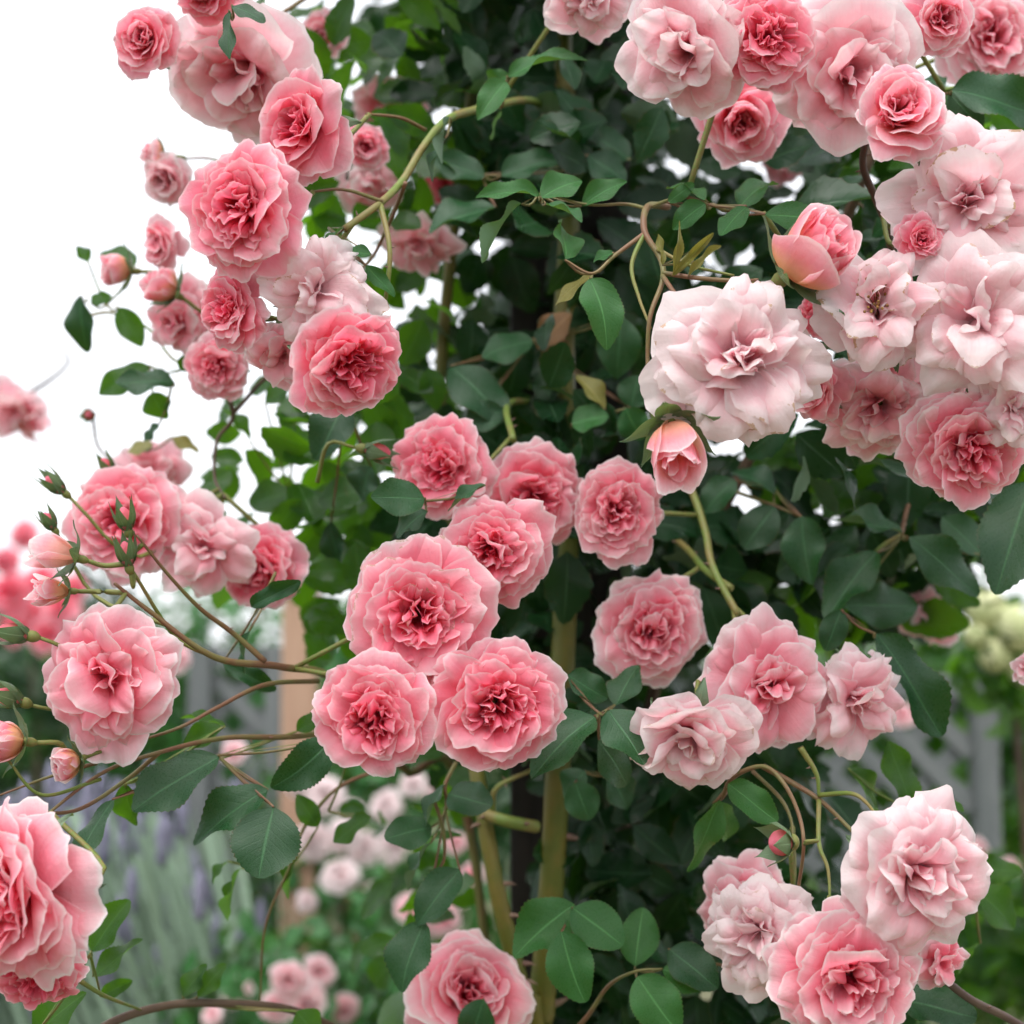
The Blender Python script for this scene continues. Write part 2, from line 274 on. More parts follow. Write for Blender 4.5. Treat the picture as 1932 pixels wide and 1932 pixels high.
# style -> list of whorls: count, radius of placement, tilt jitter (deg), petal parameters
def st(n, pr=0., jit=6, **kw): return dict(n=n, pr=pr, jit=jit, kw=kw)
STY = {
 'rosette': [st(6, jit=8, L=.98, W=.54, th0=66, th1=96, curl=30, cup=.15, ruf=.05, tip=.30, frill=.022, z0=-.12, layer=0, notch=.05, roll=.10),
             st(7, jit=7, L=.92, W=.48, th0=54, th1=84, curl=34, cup=.28, ruf=.05, tip=.30, frill=.022, z0=-.08, layer=.1, notch=.05, roll=.08),
             st(8, jit=7, L=.81, W=.40, th0=44, th1=72, curl=36, cup=.38, ruf=.05, tip=.30, frill=.024, z0=-.04, layer=.25, notch=.06),
             st(9, jit=8, L=.70, W=.33, th0=34, th1=60, curl=36, cup=.5, ruf=.05, tip=.28, frill=.024, layer=.45, notch=.06, wave=.02),
             st(9, jit=9, L=.60, W=.28, th0=24, th1=48, curl=34, cup=.6, ruf=.045, tip=.26, frill=.03, layer=.65, wave=.04),
             st(9, pr=.05, jit=8, L=.58, W=.25, th0=14, th1=34, curl=38, cup=.7, ruf=.04, tip=.2, frill=.02, layer=.8, wave=.05),
             st(7, pr=.04, jit=9, L=.55, W=.20, th0=4, th1=16, curl=34, cup=.8, ruf=.03, tip=.18, frill=.02, layer=.9, wave=.055)],
 'quartered': [st(6, jit=8, L=.98, W=.56, th0=64, th1=94, curl=34, cup=.15, ruf=.05, tip=.30, frill=.022, z0=-.12, layer=0, notch=.05, roll=.1),
             st(7, jit=7, L=.93, W=.50, th0=52, th1=82, curl=36, cup=.28, ruf=.045, tip=.30, frill=.022, z0=-.08, layer=.1, notch=.05),
             st(7, jit=7, L=.84, W=.42, th0=42, th1=66, curl=38, cup=.4, ruf=.045, tip=.28, frill=.022, z0=-.03, layer=.3, notch=.05),
             st(7, jit=7, L=.74, W=.36, th0=32, th1=52, curl=34, cup=.6, ruf=.04, tip=.26, frill=.02, layer=.5, wave=.015),
             st(8, pr=.16, jit=6, L=.60, W=.26, th0=16, th1=30, curl=40, cup=.8, ruf=.03, tip=.16, frill=.02, layer=.7, wave=.065),
             st(9, pr=.10, jit=6, L=.60, W=.21, th0=6, th1=18, curl=38, cup=.8, ruf=.03, tip=.16, frill=.02, layer=.82, wave=.07),
             st(6, pr=.05, jit=7, L=.59, W=.17, th0=0, th1=8, curl=34, cup=.8, ruf=.03, tip=.15, frill=.02, layer=.9, wave=.065)],
 'blush':   [st(6, jit=10, L=1.0, W=.52, th0=66, th1=100, curl=40, cup=.1, ruf=.05, tip=.38, point=.06, frill=.012, z0=-.12, layer=0, roll=.28),
             st(7, jit=10, L=.92, W=.46, th0=52, th1=86, curl=42, cup=.2, ruf=.05, tip=.40, point=.07, frill=.014, z0=-.08, layer=.1, roll=.30),
             st(7, jit=12, L=.82, W=.38, th0=40, th1=70, curl=42, cup=.35, ruf=.05, tip=.42, point=.05, frill=.014, layer=.25, roll=.26),
             st(8, jit=14, L=.70, W=.30, th0=28, th1=58, curl=38, cup=.5, ruf=.05, tip=.42, point=.05, frill=.016, layer=.4, roll=.2, wave=.02),
             st(8, pr=.04, jit=14, L=.62, W=.25, th0=16, th1=44, curl=36, cup=.7, ruf=.045, tip=.4, frill=.02, layer=.6, roll=.15, wave=.04),
             st(7, pr=.03, jit=15, L=.56, W=.20, th0=4, th1=28, curl=34, cup=.8, ruf=.04, tip=.34, frill=.02, layer=.8, wave=.05)],
 'loose':   [st(6, jit=14, L=1.02, W=.50, th0=60, th1=104, curl=36, cup=.1, ruf=.06, tip=.40, point=.08, frill=.014, z0=-.12, layer=0, roll=.34),
             st(6, jit=16, L=.92, W=.44, th0=48, th1=84, curl=44, cup=.2, ruf=.06, tip=.42, point=.08, frill=.014, layer=.1, roll=.4),
             st(7, jit=18, L=.82, W=.34, th0=34, th1=66, curl=46, cup=.3, ruf=.06, tip=.44, point=.06, frill=.014, layer=.25, roll=.38),
             st(7, jit=22, L=.68, W=.26, th0=22, th1=52, curl=44, cup=.5, ruf=.06, tip=.44, frill=.018, layer=.4, roll=.3),
             st(6, pr=.03, jit=24, L=.54, W=.20, th0=8, th1=36, curl=40, cup=.7, ruf=.05, tip=.4, frill=.02, layer=.55, roll=.2)],
 'broad':   [st(6, jit=9, L=1.02, W=.64, th0=56, th1=98, curl=30, cup=.2, ruf=.045, tip=.30, point=.05, frill=.012, z0=-.12, layer=0, roll=.2),
             st(5, jit=9, L=.94, W=.58, th0=44, th1=78, curl=36, cup=.35, ruf=.045, tip=.32, point=.06, frill=.012, z0=-.06, layer=.1, roll=.26),
             st(5, jit=10, L=.82, W=.46, th0=32, th1=58, curl=40, cup=.5, ruf=.045, tip=.34, point=.06, frill=.012, layer=.2, roll=.26),
             st(5, jit=13, L=.70, W=.34, th0=20, th1=42, curl=40, cup=.7, ruf=.045, tip=.34, frill=.014, layer=.35, roll=.2),
             st(5, pr=.03, jit=15, L=.58, W=.24, th0=8, th1=28, curl=36, cup=.85, ruf=.04, tip=.3, frill=.016, layer=.55, wave=.03)],
 'cup':     [st(5, jit=9, L=1.05, W=.56, th0=58, th1=92, curl=40, cup=.2, ruf=.05, tip=.32, point=.04, frill=.018, z0=-.12, layer=0, roll=.16),
             st(5, jit=7, L=.98, W=.54, th0=42, th1=58, curl=40, cup=.5, ruf=.04, tip=.3, point=.03, frill=.018, z0=-.06, layer=.15, roll=.12),
             st(6, jit=6, L=.88, W=.46, th0=34, th1=34, curl=36, cup=.75, ruf=.035, tip=.28, frill=.016, layer=.35),
             st(7, jit=6, L=.80, W=.38, th0=26, th1=20, curl=30, cup=.9, ruf=.03, tip=.25, frill=.016, layer=.6, wave=.02),
             st(8, jit=7, L=.72, W=.28, th0=16, th1=12, curl=26, cup=1., ruf=.03, tip=.22, frill=.02, layer=.8, wave=.04),
             st(7, pr=.03, jit=8, L=.68, W=.2, th0=6, th1=6, curl=20, cup=1., ruf=.03, tip=.2, frill=.02, layer=1., wave=.05)],
 'globe':   [st(5, jit=5, L=1.25, W=.68, th0=74, th1=-34, curl=10, cup=.95, ruf=.02, tip=.26, frill=.012, layer=0, z0=-.1),
             st(5, jit=4, L=1.22, W=.60, th0=66, th1=-30, curl=18, cup=1., ruf=.025, tip=.26, frill=.016, layer=.3),
             st(6, jit=5, L=1.12, W=.42, th0=50, th1=-18, curl=30, cup=1., ruf=.03, tip=.25, frill=.02, layer=.6, wave=.03),
             st(7, jit=7, L=1.04, W=.3, th0=30, th1=-8, curl=26, cup=1., ruf=.03, tip=.22, frill=.02, layer=.9, wave=.06)],
 'bud':     [st(4, jit=5, L=1.55, W=.62, th0=48, th1=-16, curl=14, cup=1.05, ruf=.02, tip=.34, point=.06, frill=.01, layer=0, z0=-.1, roll=.05),
             st(4, jit=4, L=1.52, W=.52, th0=40, th1=-18, curl=24, cup=1.2, ruf=.02, tip=.3, frill=.012, layer=.35),
             st(5, jit=4, L=1.42, W=.34, th0=28, th1=-14, curl=20, cup=1.2, ruf=.02, tip=.25, frill=.012, layer=.7, wave=.03)],
}
NVAR = 9
POOL = {}
def pool(sty, i, full=True):
    key = (sty, i, full)
    if key not in POOL:
        g = np.random.default_rng(abs(hash(sty)) % 1 + 100 * list(STY).index(sty) + i)
        res = dict(nu=19, nv=13) if full else dict(nu=9, nv=8)
        kw = STY[sty][i]['kw']; tight = sty in ('globe', 'bud')
        def vary():
            k2 = dict(kw); f = .4 if tight else 1.
            k2['th1'] += g.normal() * 9 * f; k2['curl'] *= g.uniform(.5, 1.6); k2['W'] *= g.uniform(.82, 1.12); k2['L'] *= g.uniform(.94, 1.06)
            k2['ruf'] *= g.uniform(.7, 1.5); k2['point'] = k2.get('point', 0) * g.uniform(0, 2); k2['roll'] = k2.get('roll', 0) * g.uniform(.4, 1.5)
            k2['fold'] = g.normal() * .06 * f; k2['frill'] *= g.uniform(.7, 1.4); return k2
        POOL[key] = [petal_arrays(g, **{**vary(), **res}) for _ in range(NVAR)]
        if full: POOL[key] = [mesh_from('petal', v, f, u, {'layer': a}, [M['petal']]) for v, f, u, a in POOL[key]]
    return POOL[key]
def petal_mats(sty, g):                                         # (whorl, variant, local matrix) for every petal of one bloom
    out = []; a0 = g.uniform(0, 6.28); hx, hy = g.normal(size=2) * (.0 if sty in ('globe', 'bud') else .075); nw = len(STY[sty])
    for i, wh in enumerate(STY[sty]):
        a0 += 2.4
        nn = wh['n'] if sty in ('globe', 'bud') else int(round(wh['n'] * (1.2, 1.4, 1.4, 1.15, .92, .72, .62)[i]))
        for k in range(nn):
            if wh['jit'] > 13 and g.random() < .08: continue
            an = a0 + 2 * math.pi * (k + g.uniform(-.32, .32)) / nn; j = R(wh['jit']) * (1. if sty in ('globe', 'bud') else 1.25)
            tilt = Euler((g.normal() * j * .8, g.normal() * j, g.normal() * j * .6)).to_matrix().to_4x4()
            sca = g.uniform(.88, 1.10) if i < 2 and sty not in ('globe', 'bud') else g.uniform(.86, 1.12)
            m = Matrix.Translation((hx * i / nw, hy * i / nw, 0)) @ Matrix.Rotation(an, 4, 'Z') @ Matrix.Translation((wh['pr'] * g.uniform(.5, 1.4), 0, .012 * (k % 3))) @ tilt @ Matrix.Diagonal((sca, sca * g.uniform(.9, 1.12), sca * g.uniform(.93, 1.07), 1))
            out.append((i, int(g.integers(NVAR)), m))
    return out
def facing(yaw, pitch):                                         # yaw + turns to +X, pitch + looks up; 0,0 looks at the viewer's side of the bush
    y, p = R(yaw), R(pitch)
    return Vector((math.sin(y) * math.cos(p), -math.cos(y) * math.cos(p), math.sin(p)))

# sepals / calyx shared meshes
def sepal_arrays(g, L=.8, W=.16, th0=80, th1=150, curl=30):
    return petal_arrays(g, L=L, W=W, th0=th0, th1=th1, curl=curl, cup=.5, ruf=.02, tip=.0, frill=.0, base=.12, z0=-.12, lance=1, nu=7, nv=13)
SEP = {k: [mesh_from('sepal', *(lambda q: (q[0], q[1], q[2]))(sepal_arrays(np.random.default_rng(50 + i), **kw)), mats=[M['sepal']]) for i in range(4)]
       for k, kw in {'back': dict(), 'clasp': dict(L=1.15, W=.30, th0=94, th1=22, curl=50), 'hug': dict(L=2.25, W=.54, th0=54, th1=-17, curl=30)}.items()}
def lathe(prof, seg=12):
    a = np.linspace(0, 2 * np.pi, seg, endpoint=False); V = []; F = []
    for r, z in prof: V += [(r * math.cos(x), r * math.sin(x), z) for x in a]
    for i in range(len(prof) - 1):
        for j in range(seg): F.append((i * seg + j, i * seg + (j + 1) % seg, (i + 1) * seg + (j + 1) % seg, (i + 1) * seg + j))
    return np.array(V), np.array(F)
CALYX = mesh_from('calyx', *lathe([(.001, -.55), (.05, -.54), (.11, -.45), (.15, -.34), (.14, -.22), (.17, -.12), (.10, -.05), (.001, -.04)]), mats=[M['stem_green']])
STEMPTS = []
def add_stalk(root, c, ax, R_, d, drop=None, mat='stem_green', length=.10, rad=.0016):
    inv = root.matrix_basis.inverted()
    st0 = c - ax * R_ * .5; end = c - ax * length + (drop if drop is not None else Vector((0, .03, -.05)))
    if STEMPTS:
        A = np.array(STEMPTS); dv = A - np.array(st0); dist = np.linalg.norm(dv, axis=1) - .5 * (dv @ np.array(-ax)); i = int(np.argmin(dist))
        if np.linalg.norm(dv[i]) < .16: end = Vector(A[i]); length = max(.02, (end - st0).length)
    pts = [c - ax * R_ * .5, c - ax * (R_ * .5 + length * .45), end]
    tube('stalk', [inv @ p for p in pts], rad / R_, rad * 1.25 / R_, M[mat], root, n=9, seg=6)

def bloom(px, py, rad, d, yaw, pitch, sty, pink, label, warm=.0, age=.0, spin=0, group=None, whole=False, stamens=False, name='rose_bloom', cat='rose', squash=1., seed=None, stalk=True):
    g = np.random.default_rng(seed if seed is not None else int(px * 7 + py * 13))
    R_ = rad * mpp(d) * (1.1 if sty not in ('globe', 'bud') else 1.0); ax = facing(yaw, pitch); c = at(px, py, d) - ax * R_ * .18
    q = ax.to_track_quat('Z', 'Y').to_matrix().to_4x4()
    root = bpy.data.objects.new(name, None)
    el = 1 + float(np.clip(g.normal() * .04, -.05, .05))
    root.matrix_basis = Matrix.Translation(c) @ q @ Matrix.Rotation(g.uniform(0, 3.14), 4, 'Z') @ Matrix.Diagonal((R_ * el, R_ / el, R_ * squash, 1))
    root.empty_display_size = .01
    if whole:
        parts = []
        for i, v, m in petal_mats(sty, g):
            V, F, U, A = pool(sty, i, False)[v]; m_ = np.array(m)
            parts.append((V @ m_[:3, :3].T + m_[:3, 3], F, U, A))
        V, F, U, A = join(parts)
        root_o = link(name, mesh_from('petals', V, F, U, {'layer': A}, [M['petal']]), None, root.matrix_basis)
        bpy.data.objects.remove(root); root = root_o; root.color = (pink, warm, age, 1)
    else:
        col.objects.link(root)
        for i, v, m in petal_mats(sty, g):
            o = link('petal', pool(sty, i)[v], root, m)
            o.color = (min(1, max(0, pink + g.normal() * .045)), warm, age * (g.random() < .45), 1)
        if stalk:
            link('calyx', CALYX, root)
            for k in range(5): link('sepal', SEP['back' if sty not in ('bud', 'globe') else 'clasp'][int(g.integers(4))], root, Matrix.Rotation(k * 1.2566 + g.normal() * .1, 4, 'Z'))
            add_stalk(root, c, ax, R_, d)
        if stamens:
            ps = []
            for k in range(36):
                a, t = g.uniform(0, 6.28), g.uniform(.05, .34); e = np.array([math.cos(a) * t, math.sin(a) * t, .5 + g.uniform(-.08, .08)])
                V, F = tube_arrays([(0, 0, .1), e * (.6, .6, .7), e], .007, .006, n=5, seg=4); n0 = len(V)
                V2, F2 = lathe([(.001, -.02), (.02, -.008), (.02, .01), (.001, .02)], 6); ps += [(V, F, np.zeros((n0, 2)), np.zeros(n0)), (V2 + e, F2, np.zeros((len(V2), 2)), np.zeros(len(V2)))]
            V, F, U, A = join(ps); tag(link('stamens', mesh_from('stamens', V, F, mats=[M['stamen']]), root), kind='stuff')
    tag(root, label, cat, group)
    return root

def green_bud(px, py, rad, d, yaw, pitch, label, pink=.8, show=.25, length=1.0, group=None):
    g = np.random.default_rng(int(px * 3 + py)); R_ = rad * mpp(d); ax = facing(yaw, pitch); c = at(px, py, d) - ax * R_ * .5
    root = bpy.data.objects.new('rose_bud', None); col.objects.link(root)
    root.matrix_basis = Matrix.Translation(c) @ ax.to_track_quat('Z', 'Y').to_matrix().to_4x4() @ Matrix.Rotation(g.uniform(0, 6), 4, 'Z') @ Matrix.Diagonal((R_, R_, R_ * length, 1))
    V, F = lathe([(.001, -.12), (.26, -.08), (.50, .25), (.57, .65), (.50, 1.05), (.32, 1.35), (.12, 1.55), (.001, 1.6)], 14)
    U = np.stack([np.full(len(V), .5), np.clip(V[:, 2] / 1.9, 0, 1)], 1)
    o = link('furled_petals', mesh_from('furled_petals', V, F, U, {'layer': np.full(len(V), .3)}, [M['petal']]), root); o.color = (pink, .3, 0, 1)
    n = 5 if show < .5 else 4
    for k in range(n):
        m = Matrix.Rotation(k * 2 * math.pi / n + g.normal() * .08, 4, 'Z') @ Matrix.Rotation(R(-3 + 14 * show * g.random()), 4, 'Y') @ Matrix.Diagonal((1.02, 1.02, g.uniform(1., 1.22), 1))
        link('sepal', SEP['hug'][int(g.integers(4))], root, m)
    V, F = lathe([(.001, -.75), (.12, -.74), (.26, -.6), (.36, -.4), (.36, -.2), (.30, -.05), (.001, 0)], 12)
    link('calyx', mesh_from('calyx', V, F, mats=[M['stem_green']]), root)
    add_stalk(root, c - ax * R_ * .3, ax, R_, d, rad=.0013, length=.05, drop=Vector((0.01, .02, -.03)))
    tag(root, label, 'rosebud', group); return root

# ------------------------------------------------------------------ leaves
def leaf_arrays(g, W=.36, rows=19, cols=(-1, -.6, 0, .6, 1), fold=.28, bend=.25, wav=.04, twist=.2, serr=.06, round_=0.):
    v = np.linspace(0, 1, rows); c = np.array(cols)
    h = W * np.sin(np.pi * np.clip(v, 0, 1) ** (.80 + .1 * round_)) ** (.80 - .2 * round_) * (1 - .12 * v); h[0] = .012; h[-1] = .006
    tooth = np.where(np.arange(rows) % 2 == 0, 1 - serr * 1.6, 1 + serr * .4)
    p = g.uniform(0, 6.28, 5); VV = []
    for i in range(rows):
        for s in c:
            e = abs(s) >= .99; x = s * h[i] * (tooth[i] if e else 1); y = v[i] + (.3 / rows if e and i % 2 else 0) + .05 * abs(s) * (h[i] / W) * 1.0
            z = fold * abs(x) - bend * (v[i] ** 2) + wav * (s ** 2) * math.sin(9 * v[i] + p[0] + (2 if s > 0 else 0)) * h[i] / W + .02 * math.sin(5 * v[i] + p[1])
            tw = twist * v[i] * math.sin(p[2]); VV.append((x * math.cos(tw) - z * math.sin(tw), y, z * math.cos(tw) + x * math.sin(tw)))
    U = np.stack([np.tile(c * .5 + .5, rows), np.repeat(v, len(c))], 1)
    return np.array(VV), grid_faces(len(c), rows), U, np.zeros(len(VV))
LEAF = {}
for mk in ('leaf', 'leaf_front', 'leaf_young', 'leaf_lit', 'leaf_olive', 'leaf_brown'):
    LEAF[mk] = []
    for i in range(9):
        g = np.random.default_rng(300 + i)
        V, F, U, A = leaf_arrays(g, rows=35, cols=(-1, -.75, -.4, 0, .4, .75, 1), fold=g.uniform(.0, .5), bend=g.uniform(-.1, .38), wav=g.uniform(.05, .13), twist=g.uniform(.1, .8), serr=.034, round_=.2 + i / 9)
        LEAF[mk].append(mesh_from('leaf', V, F, U, None, [M[mk]]))
g = np.random.default_rng(11)
LOW = [leaf_arrays(g, rows=13, fold=g.uniform(.05, .45), bend=g.uniform(-.05, .35), wav=.05, twist=.4, serr=.045, round_=i / 8) for i in range(8)]
def leaf_matrix(base, tip, width, roll=0., nrm=None):           # width: full width / length; mesh full width is about .72
    ydir = tip - base; L = ydir.length; ydir = ydir / L
    n = nrm or (Vector((0, -.75, .6)) + Vector((0, 0, 0)))
    n = n - ydir * n.dot(ydir)
    if n.length < 1e-3: n = Vector((0, -1, 0.1)); n = n - ydir * n.dot(ydir)
    n.normalize(); n = Matrix.Rotation(roll, 3, ydir) @ n; x = ydir.cross(n)
    m = Matrix.Identity(4)
    for i in range(3): m[i][0] = x[i] * L * width / .70; m[i][1] = ydir[i] * L; m[i][2] = n[i] * L; m[i][3] = base[i]
    return m

# ================================================================== the setting
def sheet(name, pts, mat, z):
    me = mesh_from(name, [(x, y, z) for x, y in pts], [list(range(4))], mats=[mat], smooth=False)
    return tag(link(name, me), kind='structure')
sheet('ground', [(-250, -50), (250, -50), (250, 450), (-250, 450)], M['ground'], 0)
sheet('path', [(.55, .9), (2.6, 2.2), (4.4, 8), (1.1, 3.6)], M['path'], .004)
def box_arrays(x0, x1, y0, y1, z0, z1, bev=.004):
    import bmesh
    bm = bmesh.new(); bmesh.ops.create_cube(bm, size=1)
    for v in bm.verts: v.co = Vector(((x0 + x1) / 2 + v.co.x * (x1 - x0), (y0 + y1) / 2 + v.co.y * (y1 - y0), (z0 + z1) / 2 + v.co.z * (z1 - z0)))
    bmesh.ops.bevel(bm, geom=bm.edges[:], offset=bev, segments=2, affect='EDGES', profile=.7)
    return bm
def box(name, dims, mat, parent=None, bev=.004, mat4=None):
    bm = box_arrays(*dims, bev=bev); me = bpy.data.meshes.new(name); bm.to_mesh(me); bm.free(); me.materials.append(mat); return link(name, me, parent, mat4)

# dark arbour post behind the canes
p0 = at(1075, 1500, 1.72)
post = bpy.data.objects.new('arbour_post', None); col.objects.link(post); post.location = (p0.x, p0.y, 0)
box('shaft', (-.06, .06, -.06, .06, 0, 2.6), M['dark_wood'], post, .006); box('base_block', (-.085, .085, -.085, .085, 0, .12), M['dark_wood'], post, .01)
tag(post, 'dark stained square post hidden behind the yellow-green canes', 'post')

# lattice panels
def lattice(x0, x1, z0, z1, y, label, step=.104, wd=.034, posts=()):
    root = bpy.data.objects.new('lattice_panel', None); col.objects.link(root); root.location = ((x0 + x1) / 2, y, z0)
    W_, H_ = (x1 - x0) / 2, z1 - z0; slats = {}
    for sgn in (1, -1):
        k = -W_ - H_
        while k < W_ + H_:
            # line x = k + sgn*z, clipped to the frame
            za, zb = 0, H_
            lo, hi = (-W_ - k) * sgn, (W_ - k) * sgn; za, zb = max(za, min(lo, hi)), min(zb, max(lo, hi))
            if zb - za > .08:
                L = (zb - za) * math.sqrt(2); zc = (za + zb) / 2; key = round(L, 2)
                if key not in slats:
                    bm = box_arrays(-wd / 2, wd / 2, -.004, .004, -key / 2, key / 2, .0015); me = bpy.data.meshes.new('slat'); bm.to_mesh(me); bm.free(); me.materials.append(M['white_wood']); slats[key] = me
                link('slat', slats[key], root, Matrix.Translation((k + sgn * zc, .006 * sgn, zc)) @ Matrix.Rotation(sgn * R(45), 4, 'Y'))
            k += step
    for xx in (-W_ - .025, W_ + .025): box('post', (xx - .023, xx + .023, -.03, .03, -z0, H_ + .05), M['white_wood'], root)
    box('top_rail', (-W_ + .004, W_ - .004, -.022, .022, H_, H_ + .045), M['white_wood'], root); box('bottom_rail', (-W_ + .004, W_ - .004, -.022, .022, -.045, 0), M['white_wood'], root)
    return tag(root, label, 'lattice')
a, b_ = at(1400, 1560, 3.3), at(1835, 1318, 3.3)
lattice(a.x, b_.x, .62, b_.z, a.y, 'pale grey diagonal lattice panel beside the green bush')
a, b_ = at(400, 1400, 3.6), at(500, 1262, 3.6)
lattice(a.x, b_.x, .55, b_.z, a.y, 'weathered white diagonal lattice next to the bare timber post')
p = at(566, 1300, 3.3); tp = bpy.data.objects.new('timber_post', None); col.objects.link(tp); tp.location = (p.x, p.y, 0)
box('shaft', (-.032, .032, -.032, .032, 0, at(566, 1120, 3.3).z), M['tan_wood'], tp); z = at(566, 1120, 3.3).z; box('cap', (-.042, .042, -.042, .042, z, z + .02), M['tan_wood'], tp)
tag(tp, 'bare pinkish timber post standing past the lavender', 'post')

# leafy masses behind
def leaf_cloud(g, n, pos_fn, size, wr=(.55, .8), up=.3, out=None):
    parts = []
    for i in range(n):
        p, nrm = pos_fn(g); dr = Vector(g.normal(size=3)); dr.z -= .4; dr = dr - Vector(nrm) * dr.dot(Vector(nrm)) * .8; dr.normalize()
        L = size * g.uniform(.65, 1.25); m = np.array(leaf_matrix(Vector(p), Vector(p) + dr * L, g.uniform(*wr), g.normal() * .5, Vector(nrm) + Vector((0, 0, up))))
        V, F, U, A = LOW[int(g.integers(len(LOW)))]; parts.append((V @ m[:3, :3].T + m[:3, 3], F, U, np.full(len(V), g.random())))
    return join(parts)
def bush(name, c, rad, n, size, mat, label, cat='bush', seed=1, trunk=True):
    g = np.random.default_rng(seed); c = np.array(c); rad = np.array(rad)
    def pf(g):
        u = g.normal(size=3); u /= np.linalg.norm(u); lump = 1 + .18 * math.sin(5 * u[0] + seed) * math.sin(4 * u[2] + 2 * seed) + .1 * math.sin(9 * u[1] + seed)
        return c + rad * u * lump * g.uniform(.45, 1.) ** .5, u
    root = bpy.data.objects.new(name, None); col.objects.link(root); root.location = (c[0], c[1], 0)
    V, F, U, A = leaf_cloud(g, n, pf, size); V = V - np.array([c[0], c[1], 0])
    tag(link('foliage', mesh_from('foliage', V, F, U, {'tone': A}, [mat]), root), kind='stuff')
    tube('stem', [(0, 0, -.02), (.03, .02, c[2] * .5), (0, 0, c[2])], min(.02, rad[0] * .04), .006, M['stem_dark'], root)
    return tag(root, label, cat)
def P(px, py, d): return tuple(at(px, py, d))
bush('hedge', P(40, 1400, 7.5), (1.0, .5, .62), 1500, .10, M['leaf'], 'clipped dark hedge under the red roses', 'hedge', 3)
bush('hedge', P(400, 1340, 7.0), (1.2, .5, .50), 1900, .10, M['leaf_young'], 'mid green hedge beyond the white lattice', 'hedge', 4)
bush('rose_shrub', P(60, 1240, 5.2), (.42, .3, .32), 700, .06, M['leaf'], 'shrub covered in deep red-pink roses against the sky', 'shrub', 5)
bush('rose_shrub', P(640, 1640, 3.4), (.22, .22, .30), 600, .05, M['leaf_young'], 'rose shrub with blush white blooms past the lavender', 'shrub', 6)
bush('rose_shrub', P(600, 1900, 2.7), (.24, .2, .14), 420, .045, M['leaf_young'], 'low rose shrub with pale pink blooms under the arching stem', 'shrub', 7)
bush('rose_shrub', P(820, 1800, 3.0), (.16, .2, .22), 260, .05, M['leaf_young'], 'leafy rose shrub seen between the canes', 'shrub', 8)
bush('green_bush', P(2010, 1560, 3.5), (.20, .2, .36), 1100, .06, M['leaf_lit'], 'bright green bush behind the grey lattice post', 'bush', 9)
bush('green_bush', P(1680, 1400, 4.2), (.55, .3, .42), 1600, .08, M['leaf_lit'], 'leafy green bush seen through the lattice openings', 'bush', 10)
bush('green_bush', P(1840, 1760, 3.0), (.28, .2, .15), 700, .055, M['leaf_lit'], 'low green bush at the foot of the grey lattice', 'bush', 19)
bush('red_leaf_shrub', P(520, 1720, 3.9), (.22, .2, .10), 300, .05, M['leaf_brown'], 'low reddish-brown shrub at the edge of the lavender', 'shrub', 12)
bush('garden_hedge', P(1000, 1500, 9.5), (3.2, .6, .75), 1800, .14, M['leaf'], 'long dark hedge closing the garden', 'hedge', 13)
# hydrangea
c = at(1890, 1205, 2.6); g = np.random.default_rng(5)
root = bush('hydrangea', (c.x + .03, c.y + .05, c.z - .05), (.08, .1, .07), 110, .05, M['leaf_lit'], 'hydrangea with pale yellow-green flower heads by the green bush', 'hydrangea', 21)
fl = leaf_arrays(np.random.default_rng(1), W=.42, rows=5, cols=(-1, 0, 1), serr=0, fold=.1, bend=.1)
for (px, py, rr) in ((1862, 1150, 44), (1925, 1185, 52), (1880, 1235, 40), (1935, 1265, 36), (1840, 1200, 26)):
    cc = at(px, py, 2.55 + .05 * g.random()); Rm = rr * mpp(2.6); ps = []
    for k in range(130):
        u = g.normal(size=3); u /= np.linalg.norm(u)
        for q in range(4):
            m = np.array(Matrix.Translation(Vector(u) * Rm * .85) @ Vector(u).to_track_quat('Z', 'Y').to_matrix().to_4x4() @ Matrix.Rotation(q * 1.57 + u[0] * 9, 4, 'Z') @ Matrix.Scale(Rm * .24, 4))
            V, F, U, A = fl; ps.append((V @ m[:3, :3].T + m[:3, 3], F, U, A))
    V, F, U, A = join(ps); V = V + np.array(cc - root.location)
    tag(link('flower_head', mesh_from('flower_head', V, F, U, None, [M['hydrangea']]), root), kind='stuff')
# lavender
g = np.random.default_rng(31); bl, fw = [], []
for i in range(3400):
    d = g.uniform(2.7, 4.6); px = g.uniform(60, 620); b0 = at(px, 1700, d); x, y = b0.x, b0.y
    top = g.uniform(.55, 1.0) * (at(0, 1530, d).z if d < 3.6 else at(0, 1560, d).z); H = max(.3, min(top, 1.05))
    lean = Vector((-.28 + g.normal() * .10, g.normal() * .08, 0)) * H
    pts = np.array([(x, y, .1), (x + lean.x * .35, y + lean.y * .3, H * .55), (x + lean.x, y + lean.y, H)])
    wd = g.uniform(.004, .009); r = np.array([math.cos(i), math.sin(i), 0]) * wd
    V = np.vstack([pts - r, pts + r * .6]); F = np.array([(0, 3, 4, 1), (1, 4, 5, 2)]); bl.append((V, F, np.tile([[.5, .5]], (6, 1)), np.full(6, g.random())))
    if g.random() < .16:
        V, F = lathe([(.001, 0), (.011, .012), (.008, .03), (.012, .05), (.006, .075), (.001, .085)], 5); fw.append((V + pts[2], F, np.zeros((len(V), 2)), np.zeros(len(V))))
root = bpy.data.objects.new('lavender', None); col.objects.link(root); b0 = at(330, 1700, 3.4); root.location = (b0.x, b0.y, 0); off = np.array([b0.x, b0.y, 0])
V, F, U, A = join(bl); tag(link('grey_green_stalks', mesh_from('stalks', V - off, F, U, {'tone': A}, [M['grass']]), root), kind='stuff')
V, F, U, A = join(fw); tag(link('flower_spikes', mesh_from('flower_spikes', V - off, F, mats=[M['lavender']]), root), kind='stuff')
